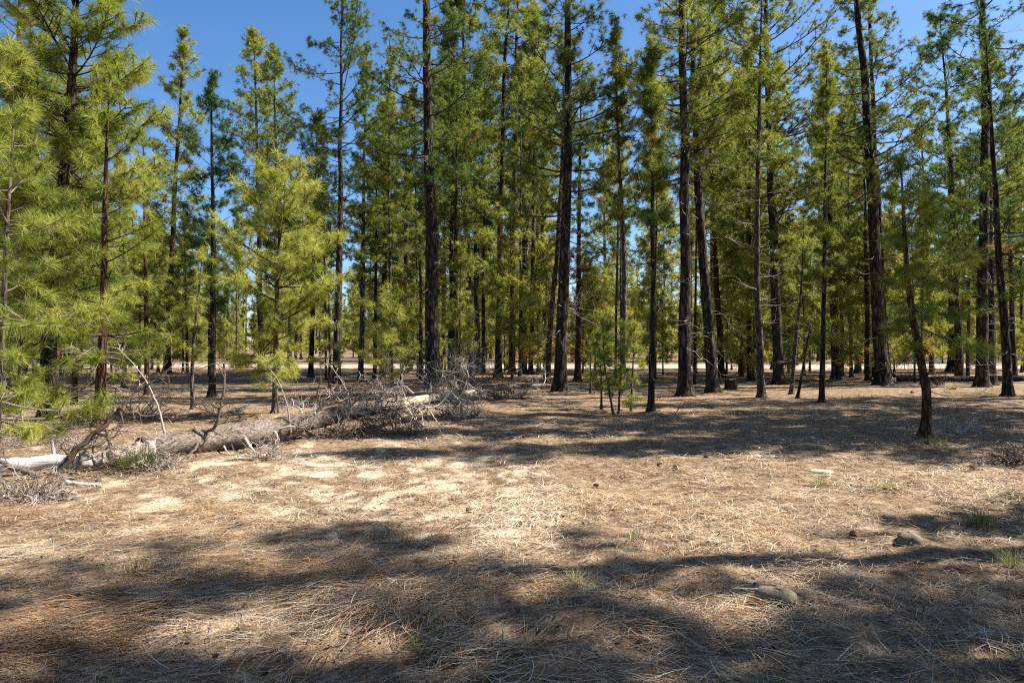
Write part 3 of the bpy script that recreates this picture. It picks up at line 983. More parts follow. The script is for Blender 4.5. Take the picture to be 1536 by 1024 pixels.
scatter(34, 27, 46, mids, 17, 23, 'slim pine in the crowded stand between the clearing and the dirt road', 'pines of the stand before the dirt road')
scatter(32, 27, 46, slims, 12, 18, 'pole-like thin pine squeezed between bigger trunks before the dirt road', 'thin pole pines before the dirt road', mind=0.8)
scatter(60, 27, 45.5, lows, 4, 9, 'short bushy young pine growing among the trunks before the dirt road', 'young pines among the trunks before the dirt road', False, avoid=lambda x, y: abs(x) > 0.8 * y or 310 < CX + F * x / y < 560 or (y < 30 and -2 < x < 9))
scatter(58, 60.5, 95, fars, 19, 25, 'tall pine of the wood on the far side of the dirt road', 'pines of the wood beyond the dirt road', True, 0.86, 1.6)
scatter(54, 95, 150, fars, 19, 25, 'tall pine of the wood on the far side of the dirt road', 'pines of the wood beyond the dirt road', True, 0.84, 2.0)
scatter(55, 57.5, 68, lows, 1.6, 3.6, 'knee-high to man-high young pine lining the far edge of the dirt road', 'low young pines lining the far edge of the road', False, 0.84, 0.8)
scatter(130, 58.5, 92, lows, 3, 10, 'short young pine along the far side of the dirt road', 'young pines beyond the dirt road', False, 0.84, 1.2)
g = np.random.default_rng(808)
for k in range(30):  # unseen pines, added to block low skylight and deepen the shadows
    a = R_(100 + 200 * (k + 0.7 * g.random()) / 30)
    r = 9 + 22 * g.random()
    x, y = r * math.sin(a), r * math.cos(a)
    if x > 4 and y > -6:
        continue
    if x < 0 and y > -2:
        x -= 8
    o = copy_thing(mids[k % 5], (x, y, float(hgt(x, y))), g.random() * 6.28, 0.8 + 0.35 * g.random(), 'unseen pine of the forest behind and beside the camera', 'pines behind the camera')
    o['category'] = 'tree'
for p in mids + slims + fars + lows:          # the prototypes themselves are not left standing
    for c in list(p.children):
        bpy.data.objects.remove(c)
    bpy.data.objects.remove(p)

# the far-off wood that reads as one mass
fb = Buf()
g = np.random.default_rng(77)
P, D, S, T = [], [], [], []
for k in range(700):
    y = 155 + 150 * g.random()
    x = (g.random() * 2 - 1) * 0.86 * y
    H = 15 + 8 * g.random()
    px = CX + F * x / y
    H = min(H, (HY - cap_py(px) - 20) / F * y + EYE)
    fb.tube([(x, y, -0.2), (x, y, H)], [0.22, 0.05], 4, 0.0, m=1)
    tt = 0.4 + 0.35 * g.random()
    for j in range(60):
        u = g.random() ** 1.3
        r = 2.4 * (1 - u * 0.85) * g.random() ** 0.5
        a = g.random() * 6.28
        P.append((x + r * math.cos(a), y + r * math.sin(a), 0.6 + (H - 0.6) * u))
        D.append((math.cos(a), math.sin(a), 0.3))
        S.append(1.0)
        T.append(tt + g.normal(0, 0.1))
needles(fb, P, D, S, T, 7, 0.30, 10, 95, g)
tag(fb.build('distant_wood', [M_lodge, M_bark]), kind='stuff', label='far-off pine wood behind the other trees')

# ------------------------------------------------------------------ dead wood


def curl(p0, d0, L, g, n=9, wander=0.35, grav=0.0):
    p = [np.array(p0, float)]
    d = unit(np.array(d0, float))
    for k in range(n - 1):
        d = unit(d + g.normal(0, wander, 3) + np.array([0, 0, grav]))
        p.append(p[-1] + d * L / (n - 1))
    p = np.array(p)
    p[:, 2] = np.maximum(p[:, 2], hgt(p[:, 0], p[:, 1]) + 0.012)
    return p


def snag(buf, p0, d0, L, r, g, twigs=5, tn=0.6, wander=0.28, grav=0.0, sub=True):
    p = curl(p0, d0, L, g, 9, wander, grav)
    buf.tube(p, np.linspace(r, max(0.0022, r * 0.25), len(p)), 5, tn)
    for k in range(twigs):
        j = 2 + int(g.random() * 6)
        d = unit(p[min(j + 1, 8)] - p[j - 1]) + g.normal(0, 0.75, 3)
        l2 = L * (0.2 + 0.4 * g.random())
        q = curl(p[j], d, l2, g, 7, wander * 1.3, grav)
        buf.tube(q, np.linspace(max(0.004, r * 0.4), 0.0022, 7), 4, min(1, max(0, tn + g.normal(0, 0.12))))
        if sub:
            for e in range(2):
                j2 = 2 + int(g.random() * 4)
                q2 = curl(q[j2], unit(q[-1] - q[0]) + g.normal(0, 0.8, 3), l2 * 0.5, g, 5, wander * 1.4, grav)
                buf.tube(q2, np.linspace(0.0042, 0.0018, 5), 3, min(1, max(0, tn + g.normal(0, 0.12))))


def W(px, py, d):
    return np.array([X(px, d), d, Z(py, d)])


def snag_path(buf, pts, r0, r1, tn, g, twigs=6, tl=0.35, n=24, sides=6):
    """a limb through photo points (px, py, depth), with twigs"""
    w = np.array([W(*q) for q in pts])
    t = np.concatenate([[0], np.cumsum(np.linalg.norm(np.diff(w, axis=0), axis=1))])
    s = np.linspace(0, t[-1], n)
    p = np.stack([np.interp(s, t, w[:, c]) for c in range(3)], 1)
    for _ in range(2):
        p[1:-1] = (p[:-2] + 2 * p[1:-1] + p[2:]) / 4
    p[1:-1] += g.normal(0, r0 * 0.18, (n - 2, 3))
    buf.tube(p, np.linspace(r0, r1, n), sides, tn, True)
    for k in range(twigs):
        j = int(n * (0.25 + 0.73 * g.random()))
        j = min(j, n - 2)
        d = unit(p[j + 1] - p[j]) + g.normal(0, 0.7, 3)
        snag(buf, p[j], d, tl * (0.5 + g.random()), max(0.005, r1 * 0.8), g, 3, tn, 0.35, 0, False)


# --- the main fallen tree
A0 = np.array([-5.02, 9.22])
A1 = np.array([-0.80, 15.95])


def log_at(t):
    q = A0 + (A1 - A0) * t
    z = np.interp(t, [0, 0.25, 0.5, 0.8, 1.0], [0.20, 0.25, 0.40, 0.45, 0.47])
    r = np.interp(t, [0, 0.15, 0.5, 1.0], [0.155, 0.182, 0.145, 0.11])
    bow = 0.12 * math.sin(t * 5.0)
    return np.array([q[0] + bow * 0.84, q[1] - bow * 0.53, z]), r


log_loc = np.array([*A0, float(hgt(*A0))])
logroot = empty('fallen_tree', log_loc)
tag(logroot, 'long fallen pine with bark and tangled dead limbs lying on the sand at left', 'fallen tree')


def shift(buf, o):
    buf.V = [v - o.astype(np.float32) for v in buf.V]
    return buf


ts = np.linspace(0.0, 0.66, 60)
pp = [log_at(t) for t in ts]
lb = Buf()
lb.tube([p for p, r in pp], [r for p, r in pp], 22, 0.5, True, 0.09, 5)
shift(lb, log_loc).build('trunk', M_log_bark, logroot, True)
ts = np.linspace(0.655, 1.0, 34)
pp = [log_at(t) for t in ts]
lb = Buf()
lb.tube([p for p, r in pp], [r * 0.78 for p, r in pp], 18, 0.5, True, 0.10, 6)
shift(lb, log_loc).build('bare_wood', M_bare, logroot, True)
g = np.random.default_rng(5)
limbs = [  # photo polyline with depth, base radius, tint
    ([(288, 648, 9.9), (322, 645, 9.8), (332, 610, 9.8), (338, 575, 9.9), (335, 545, 10.0)], 0.030, 0.18, 10),
    ([(248, 652, 10.0), (238, 610, 10.1), (222, 575, 10.2), (200, 545, 10.3), (182, 528, 10.3)], 0.017, 0.72, 4),
    ([(437, 655, 11.0), (432, 610, 11.0), (418, 570, 11.0), (404, 553, 11.0)], 0.016, 0.65, 6),
    ([(365, 655, 10.4), (378, 672, 10.0), (384, 683, 9.75)], 0.030, 0.85, 0),
    ([(332, 662, 10.2), (340, 676, 9.9), (345, 682, 9.8)], 0.022, 0.85, 0),
    ([(435, 628, 11.6), (405, 636, 11.2), (400, 650, 10.9), (385, 655, 10.7)], 0.04, 0.12, 3),
    ([(520, 620, 12.5), (524, 595, 12.6), (512, 570, 12.7), (490, 540, 12.8)], 0.017, 0.65, 5),
    ([(636, 605, 14.6), (646, 618, 14.0), (655, 632, 13.5), (662, 640, 13.2)], 0.022, 0.8, 3),
    ([(295, 650, 9.9), (296, 670, 9.6), (275, 690, 9.3), (262, 700, 9.1)], 0.028, 0.2, 3),
    ([(620, 590, 14.6), (600, 572, 14.8), (580, 570, 15.0), (565, 575, 15.1)], 0.026, 0.92, 6),
    ([(470, 620, 12.0), (492, 600, 12.1), (520, 590, 12.2), (548, 560, 12.4)], 0.024, 0.5, 6)]
for pts, r0, tn, tw in limbs:
    bb = Buf()
    snag_path(bb, pts, r0, r0 * 0.35, tn, g, tw, 0.38)
    shift(bb, log_loc).build('branch', M_dead, logroot, True)
for k in range(86):
    t = 0.22 + 0.78 * g.random() ** 0.75
    p, r = log_at(t)
    ax = unit(np.append(A1 - A0, 0.02))
    an = g.random() * 6.283
    u = unit(np.cross(ax, [0, 0, 1.0]))
    w = np.cross(u, ax)
    dr = u * math.cos(an) + w * math.sin(an)
    bb = Buf()
    L = (0.45 + 0.75 * g.random()) * (1.15 if t > 0.5 else 0.8)
    tn = float(np.clip(g.normal(0.55, 0.25), 0.05, 1))
    snag(bb, p + dr * r * 0.85, dr + ax * g.normal(0.25, 0.4), L, 0.010 + 0.012 * g.random(), g, 6 if t > 0.4 else 4, tn, 0.36, -0.03)
    shift(bb, log_loc).build('branch', M_dead, logroot, True)

# --- broken butt pieces at the far left
def simple_log(name, label, cat, pts, r0, r1, mat, seed, rough=0.12, n=30, sides=14, wob=0.02, group=None):
    g = np.random.default_rng(seed)
    w = np.array(pts, float)
    t = np.concatenate([[0], np.cumsum(np.linalg.norm(np.diff(w, axis=0), axis=1))])
    s = np.linspace(0, t[-1], n)
    p = np.stack([np.interp(s, t, w[:, c]) for c in range(3)], 1)
    p[1:-1] += g.normal(0, wob, (n - 2, 3)) * 0.5
    for _ in range(2):
        p[1:-1] = (p[:-2] + 2 * p[1:-1] + p[2:]) / 4
    o = p[0].copy()
    root = empty(name, o)
    bb = Buf()
    bb.tube(p - o, np.linspace(r0, r1, n), sides, 0.5, True, rough, seed)
    bb.build('trunk', mat, root, True)
    tag(root, label, cat, group)
    return root, o, p


gz = lambda px, py: np.array([X(px, dep(py)), dep(py), 0.0])
r1_, o1, p1 = simple_log('broken_log', 'white weathered broken log at the left edge', 'log', [(-7.0, 8.35, 0.11), (-6.1, 8.42, 0.12), (-5.2, 8.72, 0.13)], 0.075, 0.10, M_pale, 12)
r2_, o2, p2 = simple_log('shattered_log', 'pinkish rotten log chunk between the white log and the barked trunk', 'log', [(-5.42, 8.62, 0.10), (-5.05, 8.82, 0.15), (-4.75, 9.05, 0.16)], 0.13, 0.17, M_cut, 13, 0.35)
r3_, o3, p3 = simple_log('bare_log', 'smooth pale stripped log lying behind the barked trunk', 'log', [(-5.6, 10.15, 0.10), (-5.1, 10.3, 0.11), (-4.3, 10.6, 0.10)], 0.085, 0.06, M_pale, 14)
droot_loc = np.array([X(78, 8.1), 8.1, float(hgt(X(78, 8.1), 8.1))])
dr_ = empty('dead_branch', droot_loc)
tag(dr_, 'black crooked dead branch forking upward in front of the white log', 'branch')
g = np.random.default_rng(23)
for nm, pts, r0, tn, tw in [('limb', [(66, 728, 8.0), (80, 712, 8.1), (105, 690, 8.2), (128, 660, 8.3), (152, 643, 8.4), (172, 625, 8.5), (182, 610, 8.5)], 0.050, 0.04, 16),
                            ('limb', [(72, 722, 8.05), (50, 710, 8.0), (25, 703, 7.95), (-10, 685, 7.9), (-40, 670, 7.9)], 0.040, 0.22, 4),
                            ('limb', [(152, 643, 8.4), (190, 646, 8.5), (225, 652, 8.6)], 0.016, 0.55, 3),
                            ('limb', [(160, 645, 8.4), (165, 670, 8.3), (172, 690, 8.2)], 0.018, 0.10, 6),
                            ('limb', [(180, 615, 8.5), (200, 590, 8.6), (230, 572, 8.7), (262, 545, 8.8)], 0.018, 0.15, 8)]:
    bb = Buf()
    snag_path(bb, pts, r0, r0 * 0.4, tn, g, tw, 0.36)
    shift(bb, droot_loc).build(nm, M_dead, dr_, True)


def stick(label, pts, r0, r1, tn, seed, twigs=2, name='fallen_stick', cat='stick', group=None, mat=None):
    g = np.random.default_rng(seed)
    bb = Buf()
    o = W(*pts[0])
    snag_path(bb, pts, r0, r1, tn, g, twigs, 0.25, 16, 6)
    ob = shift(bb, o).build(name, mat or M_dead, None, True, o)
    return tag(ob, label, cat, group)


stick('short white stub standing upright behind the white log', [(82, 690, 9.0), (80, 668, 9.05), (77, 650, 9.1)], 0.022, 0.014, 1.0, 31, 0)
stick('pale stick lying on the sand below the shattered log', [(98, 722, 7.75), (130, 727, 7.75), (152, 726, 7.8)], 0.026, 0.018, 0.85, 32, 0)
stick('reddish stub propped at the foot of the black branch', [(95, 736, 7.6), (94, 722, 7.75), (99, 712, 7.8)], 0.034, 0.028, 0.3, 33, 0)
stick('dark rod lying in front of the shattered log', [(152, 722, 8.0), (120, 724, 8.0), (90, 728, 7.9)], 0.03, 0.02, 0.1, 34, 1)
stick('long pale twig slanting on the litter before the dead brush at left', [(72, 748, 7.1), (95, 760, 6.9), (118, 772, 6.6)], 0.010, 0.006, 0.6, 35, 1)
stick('thin pale stick lying on the lit sand left of centre', [(590, 826, 5.3), (612, 816, 5.45), (640, 803, 5.72)], 0.006, 0.003, 0.95, 36, 0)
stick('fine curved twig lying in the shade patch right of the log', [(826, 672, 10.45), (842, 680, 10.1), (850, 696, 9.3)], 0.006, 0.003, 0.6, 37, 0)
stick('pale twig on the litter at the lower left of the picture', [(195, 905, 4.2), (250, 888, 4.4), (300, 876, 4.55)], 0.005, 0.003, 0.9, 38, 1)
stick('white twig between the stout dark trunk and the twiggy slender one', [(1147, 576, 27.5), (1153, 570, 28.0), (1165, 573, 28.5)], 0.03, 0.02, 1.0, 39, 1)
stick('dark bent stick planted left of the thick upright trunk', [(1012, 621, 15.7), (1018, 612, 15.9), (1024, 600, 16.2)], 0.012, 0.006, 0.2, 40, 3)

# log behind in the brush, dark log on the right
q, o, p = simple_log('small_log', 'short grey log lying in the brush left of the reddish leaning trunk', 'log', [(X(738, 19.5), 19.5, 0.36), (X(785, 20.3), 20.3, 0.38), (X(825, 21), 21, 0.36)], 0.075, 0.05, M_log_bark, 51)
g = np.random.default_rng(52)
for k in range(9):
    bb = Buf()
    snag(bb, p[int(4 + g.random() * 22)], g.normal(0, 1, 3) + np.array([0, 0, 0.3]), 0.7 + 0.7 * g.random(), 0.016, g, 5, 0.5 + 0.3 * g.random())
    shift(bb, o).build('branch', M_dead, q, True)
simple_log('dark_log', 'long dark log lying in shade behind the trunks at the right edge', 'log', [(X(1345, 29.5), 29.5, 0.12), (X(1440, 29), 29, 0.16), (X(1600, 28.5), 28.5, 0.2)], 0.10, 0.14, M_bark, 53)
simple_log('mossy_log', 'low log end lying left of the dark log by the bent young pine', 'log', [(X(1340, 33), 33, 0.10), (X(1378, 33), 33, 0.12)], 0.12, 0.09, M_bark, 54)

# dead brush
def brush(label, px, py, wpx, hpx, n, tn, seed, name='dead_shrub', cat='shrub', up=0.9, dth=0.5):
    g = np.random.default_rng(seed)
    d = dep(py)
    c = np.array([X(px, d), d, 0.0])
    c[2] = float(hgt(c[0], c[1]))
    bb = Buf()
    wr, hh = wpx / F * d / 2, hpx / F * d
    for k in range(n):
        a = g.random() * 6.283
        rr = wr * 0.45 * g.random()
        p0 = c + np.array([rr * math.cos(a), rr * math.sin(a) * dth, 0.0])
        dr = np.array([math.cos(a) * wr, math.sin(a) * wr * dth, hh * up * (0.3 + g.random())])
        L = min(np.linalg.norm(dr), 1.2 * math.hypot(wr, hh)) * (0.6 + 0.5 * g.random())
        snag(bb, p0, dr, L, 0.006 + 0.006 * g.random() * min(2, d / 10), g, 5, float(np.clip(tn + g.normal(0, 0.15), 0, 1)), 0.30, 0.0, d < 14)
    ob = shift(bb, c).build(name, M_dead, None, True, c)
    return tag(ob, label, cat)


brush('wide grey dead shrub between the reddish trunk and the white slanting branch', 205, 628, 150, 62, 42, 0.45, 61)
brush('low grey dead shrub under the left thicket', 55, 660, 130, 40, 30, 0.5, 62)
brush('tangle of grey twigs in front of the white log at the left edge', 35, 752, 130, 34, 46, 0.55, 63)
brush('grey twig heap in front of the green grass clump by the log', 232, 708, 86, 26, 34, 0.6, 64)
brush('bundle of bare twigs under the middle of the log', 400, 690, 60, 34, 26, 0.6, 65)
brush('tall heap of grey branches behind the bare end of the log', 695, 590, 95, 72, 60, 0.62, 66, 'brush_pile', 'brush', 1.5)
brush('spreading grey twigs around the bare tip of the log', 700, 628, 90, 40, 44, 0.7, 67)
brush('dark brush around the short grey log', 765, 598, 95, 34, 40, 0.3, 68, 'brush_pile', 'brush')
brush('pale dry shrub behind the log left of the bright young pine', 335, 622, 90, 24, 30, 0.75, 69)
brush('dry shrub behind the log right of the bright young pine', 455, 612, 80, 24, 26, 0.7, 70)
brush('dark twiggy bush under the lower limbs of the log', 590, 650, 130, 34, 46, 0.25, 71)
brush('thicket of dark twigs hanging below the log left of the big shadow', 500, 660, 90, 36, 34, 0.35, 72)
brush('grey twigs by the foot of the young reddish pine', 120, 672, 90, 30, 24, 0.5, 73)
brush('silvery twig heap in the shade behind the bent young pine', 1440, 650, 60, 24, 22, 0.85, 74)
brush('brown leafless bush at the right edge', 1518, 700, 62, 34, 36, 0.35, 75)
brush('small pale twig cluster on the litter at right', 1466, 702, 26, 12, 14, 0.95, 76)
brush('dry brush low under the dusky trunks left of the big dark one', 545, 600, 90, 26, 26, 0.4, 77)
brush('dark low bush in the shade right of the bent young pine', 1402, 578, 40, 40, 26, 0.08, 78)

# ------------------------------------------------------------------ stumps


def stump(label, px, py, wpx, hpx, mat, top, seed, jag=0.0):
    d = dep(py)
    x = X(px, d)
    root = empty('tree_stump', (x, d, float(hgt(x, d))))
    g = np.random.default_rng(seed)
    r, h = wpx / F * d / 2, hpx / F * d
    n = 26
    an = np.arange(n) * 2 * np.pi / n
    zs = [-0.08, 0.0, h * 0.15, h * 0.45, h * 0.75, h * 0.93, h]
    rs = [1.25, 1.18, 1.04, 0.96, 0.93, 0.92, 0.86]
    lob = 1 + 0.09 * np.sin(an * 5 + 1) + 0.05 * np.sin(an * 9)
    v, f = [], []
    hj = jag * h * g.random(n)
    for z, s in zip(zs, rs):
        q = np.stack([np.cos(an) * r * s * lob, np.sin(an) * r * s * lob, np.full(n, z) + (hj if z > h * 0.9 else 0)], 1)
        v.append(q + g.normal(0, r * 0.012, (n, 3)))
    v = np.concatenate(v)
    for k in range(len(zs) - 1):
        for j in range(n):
            a, c = k * n + j, k * n + (j + 1) % n
            f += [(a, c, c + n), (a, c + n, a + n)]
    bb = Buf()
    bb.add(v, f)
    bb.build('bark', mat, root, True)
    tv = np.concatenate([v[-n:] * np.array([0.985, 0.985, 1]) - np.array([0, 0, 0.004]), [[0, 0, h * (1 - 0.15 * jag)]]])
    tb = Buf()
    tb.add(tv, [(n, j, (j + 1) % n) for j in range(n)])
    tb.build('cut_face', top, root)
    tag(root, label, 'stump')


stump('low red-brown stump between the leaning thick trunk and the twiggy slender one', 1097, 583, 19, 14, M_bark_red, M_cut, 81, 0.15)
stump('weathered pale stump by the dirt road left of the tall twin trunks', 1303, 559, 13, 11, M_cut, M_pale, 82, 0.5)

# ------------------------------------------------------------------ stones


def stone(label, px, py, wpx, hfrac, tn, seed, group=None, sink=0.52):
    d = dep(py)
    x = X(px, d)
    g = np.random.default_rng(seed)
    n, m = 22, 12
    u = np.arange(n) * 2 * np.pi / n
    w = np.linspace(0, np.pi, m)
    U, Wv = np.meshgrid(u, w)
    ro = 1 + 0.16 * np.sin(U * 2 + seed) * np.sin(Wv) + 0.10 * np.sin(3 * U + 2 * seed) * np.sin(Wv) ** 2 + 0.08 * np.cos(Wv * 3 + seed)
    r = wpx / F * d / 2
    v = np.stack([ro * np.cos(U) * np.sin(Wv) * r, ro * np.sin(U) * np.sin(Wv) * r * 0.8, ro * np.cos(Wv) * r * hfrac], -1).reshape(-1, 3)
    v += g.normal(0, r * 0.022, v.shape)
    f = []
    for k in range(m - 1):
        for j in range(n):
            a, c = k * n + j, k * n + (j + 1) % n
            f += [(a, a + n, c + n), (a, c + n, c)]
    bb = Buf()
    bb.add(v, f, tn)
    o = bb.build('field_stone', M_stone, None, True, (x, d, float(hgt(x, d)) + r * hfrac * (1 - 2 * sink) * 0.5))
    tag(o, label, 'stone', group)


stone('rounded tan stone half buried in straw, lower right of centre', 1165, 918, 54, 0.62, 0.3, 3)
stone('smooth grey stone in the dark shadow at right', 1362, 818, 42, 0.55, 0.3, 5)
stone('bluish stone behind the foot of the bent young pine', 1369, 590, 9, 0.8, 0.2, 13)
stone('pale flat stone right of centre on the lit litter', 1232, 708, 30, 0.28, 0.95, 15)
stone('small white stone near the wispy sapling clump', 861, 613, 5, 0.8, 1.0, 17)
stone('small pale stone beside the right edge on the litter', 1515, 732, 6, 0.7, 1.0, 19)

# ------------------------------------------------------------------ straw, needles and grass on the ground


def ribbons(buf, x, y, z, az, el, L, w, tn, bend, g, seg=3):
    """curved flat blades: n x seg quads as triangles"""
    n = len(x)
    s = np.linspace(0, 1, seg + 1)
    hd = np.stack([np.cos(az), np.sin(az)], 1)
    sd = np.stack([-np.sin(az), np.cos(az)], 1)
    V = []
    for k, t in enumerate(s):
        c = np.stack([x + hd[:, 0] * L * np.cos(el) * t + sd[:, 0] * bend * L * t * t,
                      y + hd[:, 1] * L * np.cos(el) * t + sd[:, 1] * bend * L * t * t,
                      z + L * np.sin(el) * t - 0.55 * L * np.sin(el) * t * t * np.abs(np.cos(el))], 1)
        ww = (w * (1 - 0.8 * t ** 2) * 0.5)[:, None]
        off = np.concatenate([sd * ww, np.zeros((n, 1))], 1)
        V.append(c - off)
        V.append(c + off)
    V = np.stack(V, 1)                       # n, 2(seg+1), 3
    m = 2 * (seg + 1)
    base = (np.arange(n) * m)[:, None]
    F_ = []
    for k in range(seg):
        a = 2 * k
        F_.append(np.stack([base[:, 0] + a, base[:, 0] + a + 1, base[:, 0] + a + 3], 1))
        F_.append(np.stack([base[:, 0] + a, base[:, 0] + a + 3, base[:, 0] + a + 2], 1))
    buf.add(V.reshape(-1, 3), np.concatenate(F_), np.repeat(np.clip(tn, 0, 1), m))


def ground_pts(n, y0, y1, g, xr=0.80):
    y = y0 * (y1 / y0) ** g.random(n)
    x = (g.random(n) * 2 - 1) * (xr * y + 0.4)
    return x, y


g = np.random.default_rng(301)
# long fallen pine needles, combed in drifts
b = Buf()
x, y = ground_pts(150000, 2.6, 17, g)
cl = fbm(x * 1.3, y * 1.3, 61, 4)
keep = g.random(len(x)) < np.clip((cl - 0.44) * 7, 0.10, 1) * np.clip(1.25 - 0.09 * y, 0.3, 1) * (1 - 0.6 * sandiness(x, y))
x, y, cl = x[keep], y[keep], cl[keep]
ang = 0.55 + 4.2 * np.clip(0.5 + 0.2 * (x + 1.5), 0.25, 1) * (fbm(x * 1.1, y * 1.1, 71, 3) - 0.5) + g.normal(0, 0.62, len(x)) * np.clip(0.75 + 0.2 * (x + 1) + 0.2 * (y - 4), 0.65, 1.4) + 1.1 * g.normal(0, 1, len(x)) * np.clip((y - 4.8) / 3, 0, 1) + np.pi * (g.random(len(x)) < 0.5)
L = 0.12 + 0.13 * g.random(len(x))
w = np.maximum(0.0036, 0.00075 * y) * (0.8 + 0.5 * g.random(len(x)))
tn = 0.50 + 0.9 * (fbm(x * 0.8, y * 0.8, 81, 3) - 0.5) + g.normal(0, 0.24, len(x)) + np.clip(0.10 * (y - 4.6), -0.08, 0.12) + 0.03 * x / y  # distance term pales the needles, painting the sunlit zone into their tint
z = hgt(x, y) + 0.012 + 0.055 * g.random(len(x)) ** 2 * (0.3 + 1.3 * np.clip((cl - 0.4) * 4, 0, 1))
ribbons(b, x, y, z, ang, g.normal(0.06, 0.14, len(x)), L, w, tn, g.normal(0, 0.22, len(x)), g, 4)
tag(b.build('pine_needle_litter', M_litter), kind='stuff', label='fallen pine needles drifted over the ground')
# short grey straw and duff
b = Buf()
x, y = ground_pts(120000, 2.6, 22, g)
cl = fbm(x * 2.1 + 9, y * 2.1, 63, 4)
keep = g.random(len(x)) < (1 - 0.65 * sandiness(x, y)) * np.clip((cl - 0.38) * 5, 0.08, 0.8) * np.clip(0.35 + 0.09 * y, 0, 1)
x, y = x[keep], y[keep]
L = 0.035 + 0.07 * g.random(len(x))
w = np.maximum(0.0028, 0.0007 * y) * (0.8 + 0.5 * g.random(len(x)))
z = hgt(x, y) + 0.003 + 0.02 * g.random(len(x)) ** 2
tn = 0.50 + 0.7 * (fbm(x * 0.8, y * 0.8, 91, 4) - 0.5) + g.normal(0, 0.2, len(x))
ribbons(b, x, y, z, g.random(len(x)) * 6.283, np.abs(g.normal(0.12, 0.25, len(x))), L, w, tn, g.normal(0, 0.3, len(x)), g, 2)
tag(b.build('dry_straw', M_duff), kind='stuff', label='short grey straw and duff on the ground')
# sparse standing grass blades
b = Buf()
x, y = ground_pts(30000, 2.7, 24, g)
cl = fbm(x * 1.1 + 5, y * 1.1, 95, 4)
keep = (g.random(len(x)) < np.clip((cl - 0.60) * 5, 0, 0.8)) & (sandiness(x, y) < 0.4)
x, y = x[keep], y[keep]
L = 0.06 + 0.13 * g.random(len(x)) ** 1.5
w = np.maximum(0.003, 0.0006 * y)
ribbons(b, x, y, hgt(x, y), g.random(len(x)) * 6.283, g.normal(1.05, 0.3, len(x)), L, w, g.normal(0.62, 0.24, len(x)), g.normal(0, 0.2, len(x)), g, 3)
tag(b.build('sparse_grass', M_grass), kind='stuff', label='thin grass blades scattered on the ground')


# bark flakes and broken twigs among the litter
b = Buf()
x, y = ground_pts(9000, 2.6, 15, g)
n = len(x)
k = 5
an = np.sort(g.random((n, k)) * 6.283, 1)
r = (0.010 + 0.022 * g.random(n) ** 2)[:, None] * (0.6 + 0.6 * g.random((n, k)))
z = hgt(x, y) + 0.010 + 0.03 * g.random(n) ** 2
tl = g.normal(0, 0.35, (n, 2))
dx, dy = r * np.cos(an), r * np.sin(an) * 0.6
V = np.stack([x[:, None] + dx, y[:, None] + dy, z[:, None] + dx * tl[:, :1] + dy * tl[:, 1:]], 2).reshape(-1, 3)
i = np.arange(n) * k
b.add(V, np.concatenate([np.stack([i, i + 1, i + 2], 1), np.stack([i, i + 2, i + 3], 1), np.stack([i, i + 3, i + 4], 1)]), np.repeat(np.clip(g.normal(0.22, 0.16, n), 0, 1), k))
x, y = ground_pts(2600, 2.7, 16, g)
n = len(x)
ribbons(b, x, y, hgt(x, y) + 0.02, g.random(n) * 6.283, g.normal(0.05, 0.1, n), 0.08 + 0.22 * g.random(n) ** 2, np.maximum(0.006, 0.0011 * y), g.normal(0.35, 0.22, n), g.normal(0, 0.3, n), g, 3)
tag(b.build('bark_litter', M_dead), kind='stuff', label='bark flakes and broken twigs strewn among the needles')


def grass_tuft(label, px, py, wpx, hpx, n, tn, seed, group=None):
    g = np.random.default_rng(seed)
    d = dep(py)
    cx = X(px, d)
    r = wpx / F * d / 2
    h = hpx / F * d
    x = g.normal(0, r * 0.35, n)
    y = g.normal(0, r * 0.35, n)
    az = np.arctan2(y, x) + g.normal(0, 0.6, n)
    b = Buf()
    ribbons(b, x, y, np.full(n, -0.01), az, np.clip(g.normal(1.0, 0.3, n), 0.2, 1.5), h * (0.6 + 0.7 * g.random(n)), np.full(n, max(0.003, 0.0008 * d)), g.normal(tn, 0.14, n), g.normal(0, 0.25, n), g, 4)
    o = b.build('grass_tuft', M_grass, None, False, (cx, d, float(hgt(cx, d))))
    tag(o, label, 'grass tuft', group)


grass_tuft('green grass clump in front of the barked log', 214, 706, 70, 44, 420, 0.35, 1)
grass_tuft('dark green grass clump at the left edge below the white log', 12, 745, 70, 36, 260, 0.15, 2)
grass_tuft('yellow-green grass tuft alone on the lit litter at right', 1229, 727, 30, 18, 180, 0.82, 3)
grass_tuft('wide yellow grass tuft right of the lone one', 1330, 733, 50, 17, 260, 0.85, 4)
grass_tuft('green-gold grass tuft at the right edge above the dark shadow end', 1522, 845, 44, 38, 150, 0.66, 5)
grass_tuft('ochre grass tuft at the foot of the bent young pine', 1404, 668, 34, 14, 120, 0.62, 6)
grass_tuft('dry grass tuft behind the bent young pine by the close pair of trunks', 1428, 584, 20, 14, 90, 0.95, 7)
grass_tuft('pale grass patch left of the swaying pine trunk', 1485, 588, 48, 10, 150, 0.9, 8)
grass_tuft('small greenish tuft on the lit litter right of centre', 950, 812, 26, 14, 90, 0.7, 9)
grass_tuft('grass tuft at the bottom edge left of centre', 640, 985, 60, 40, 120, 0.45, 10)
grass_tuft('straw-coloured tuft by the pale trunk shadow at centre', 870, 880, 56, 30, 150, 0.92, 11)
grass_tuft('thin green tuft in the left foreground shade', 205, 872, 50, 44, 60, 0.4, 12)
grass_tuft('pale yellow tuft at the front edge of the middle shade', 1196, 700, 24, 12, 80, 0.75, 13)
grass_tuft('dark tuft at the upper end of the shadow at right', 1470, 785, 52, 26, 200, 0.4, 14)


# pine cones


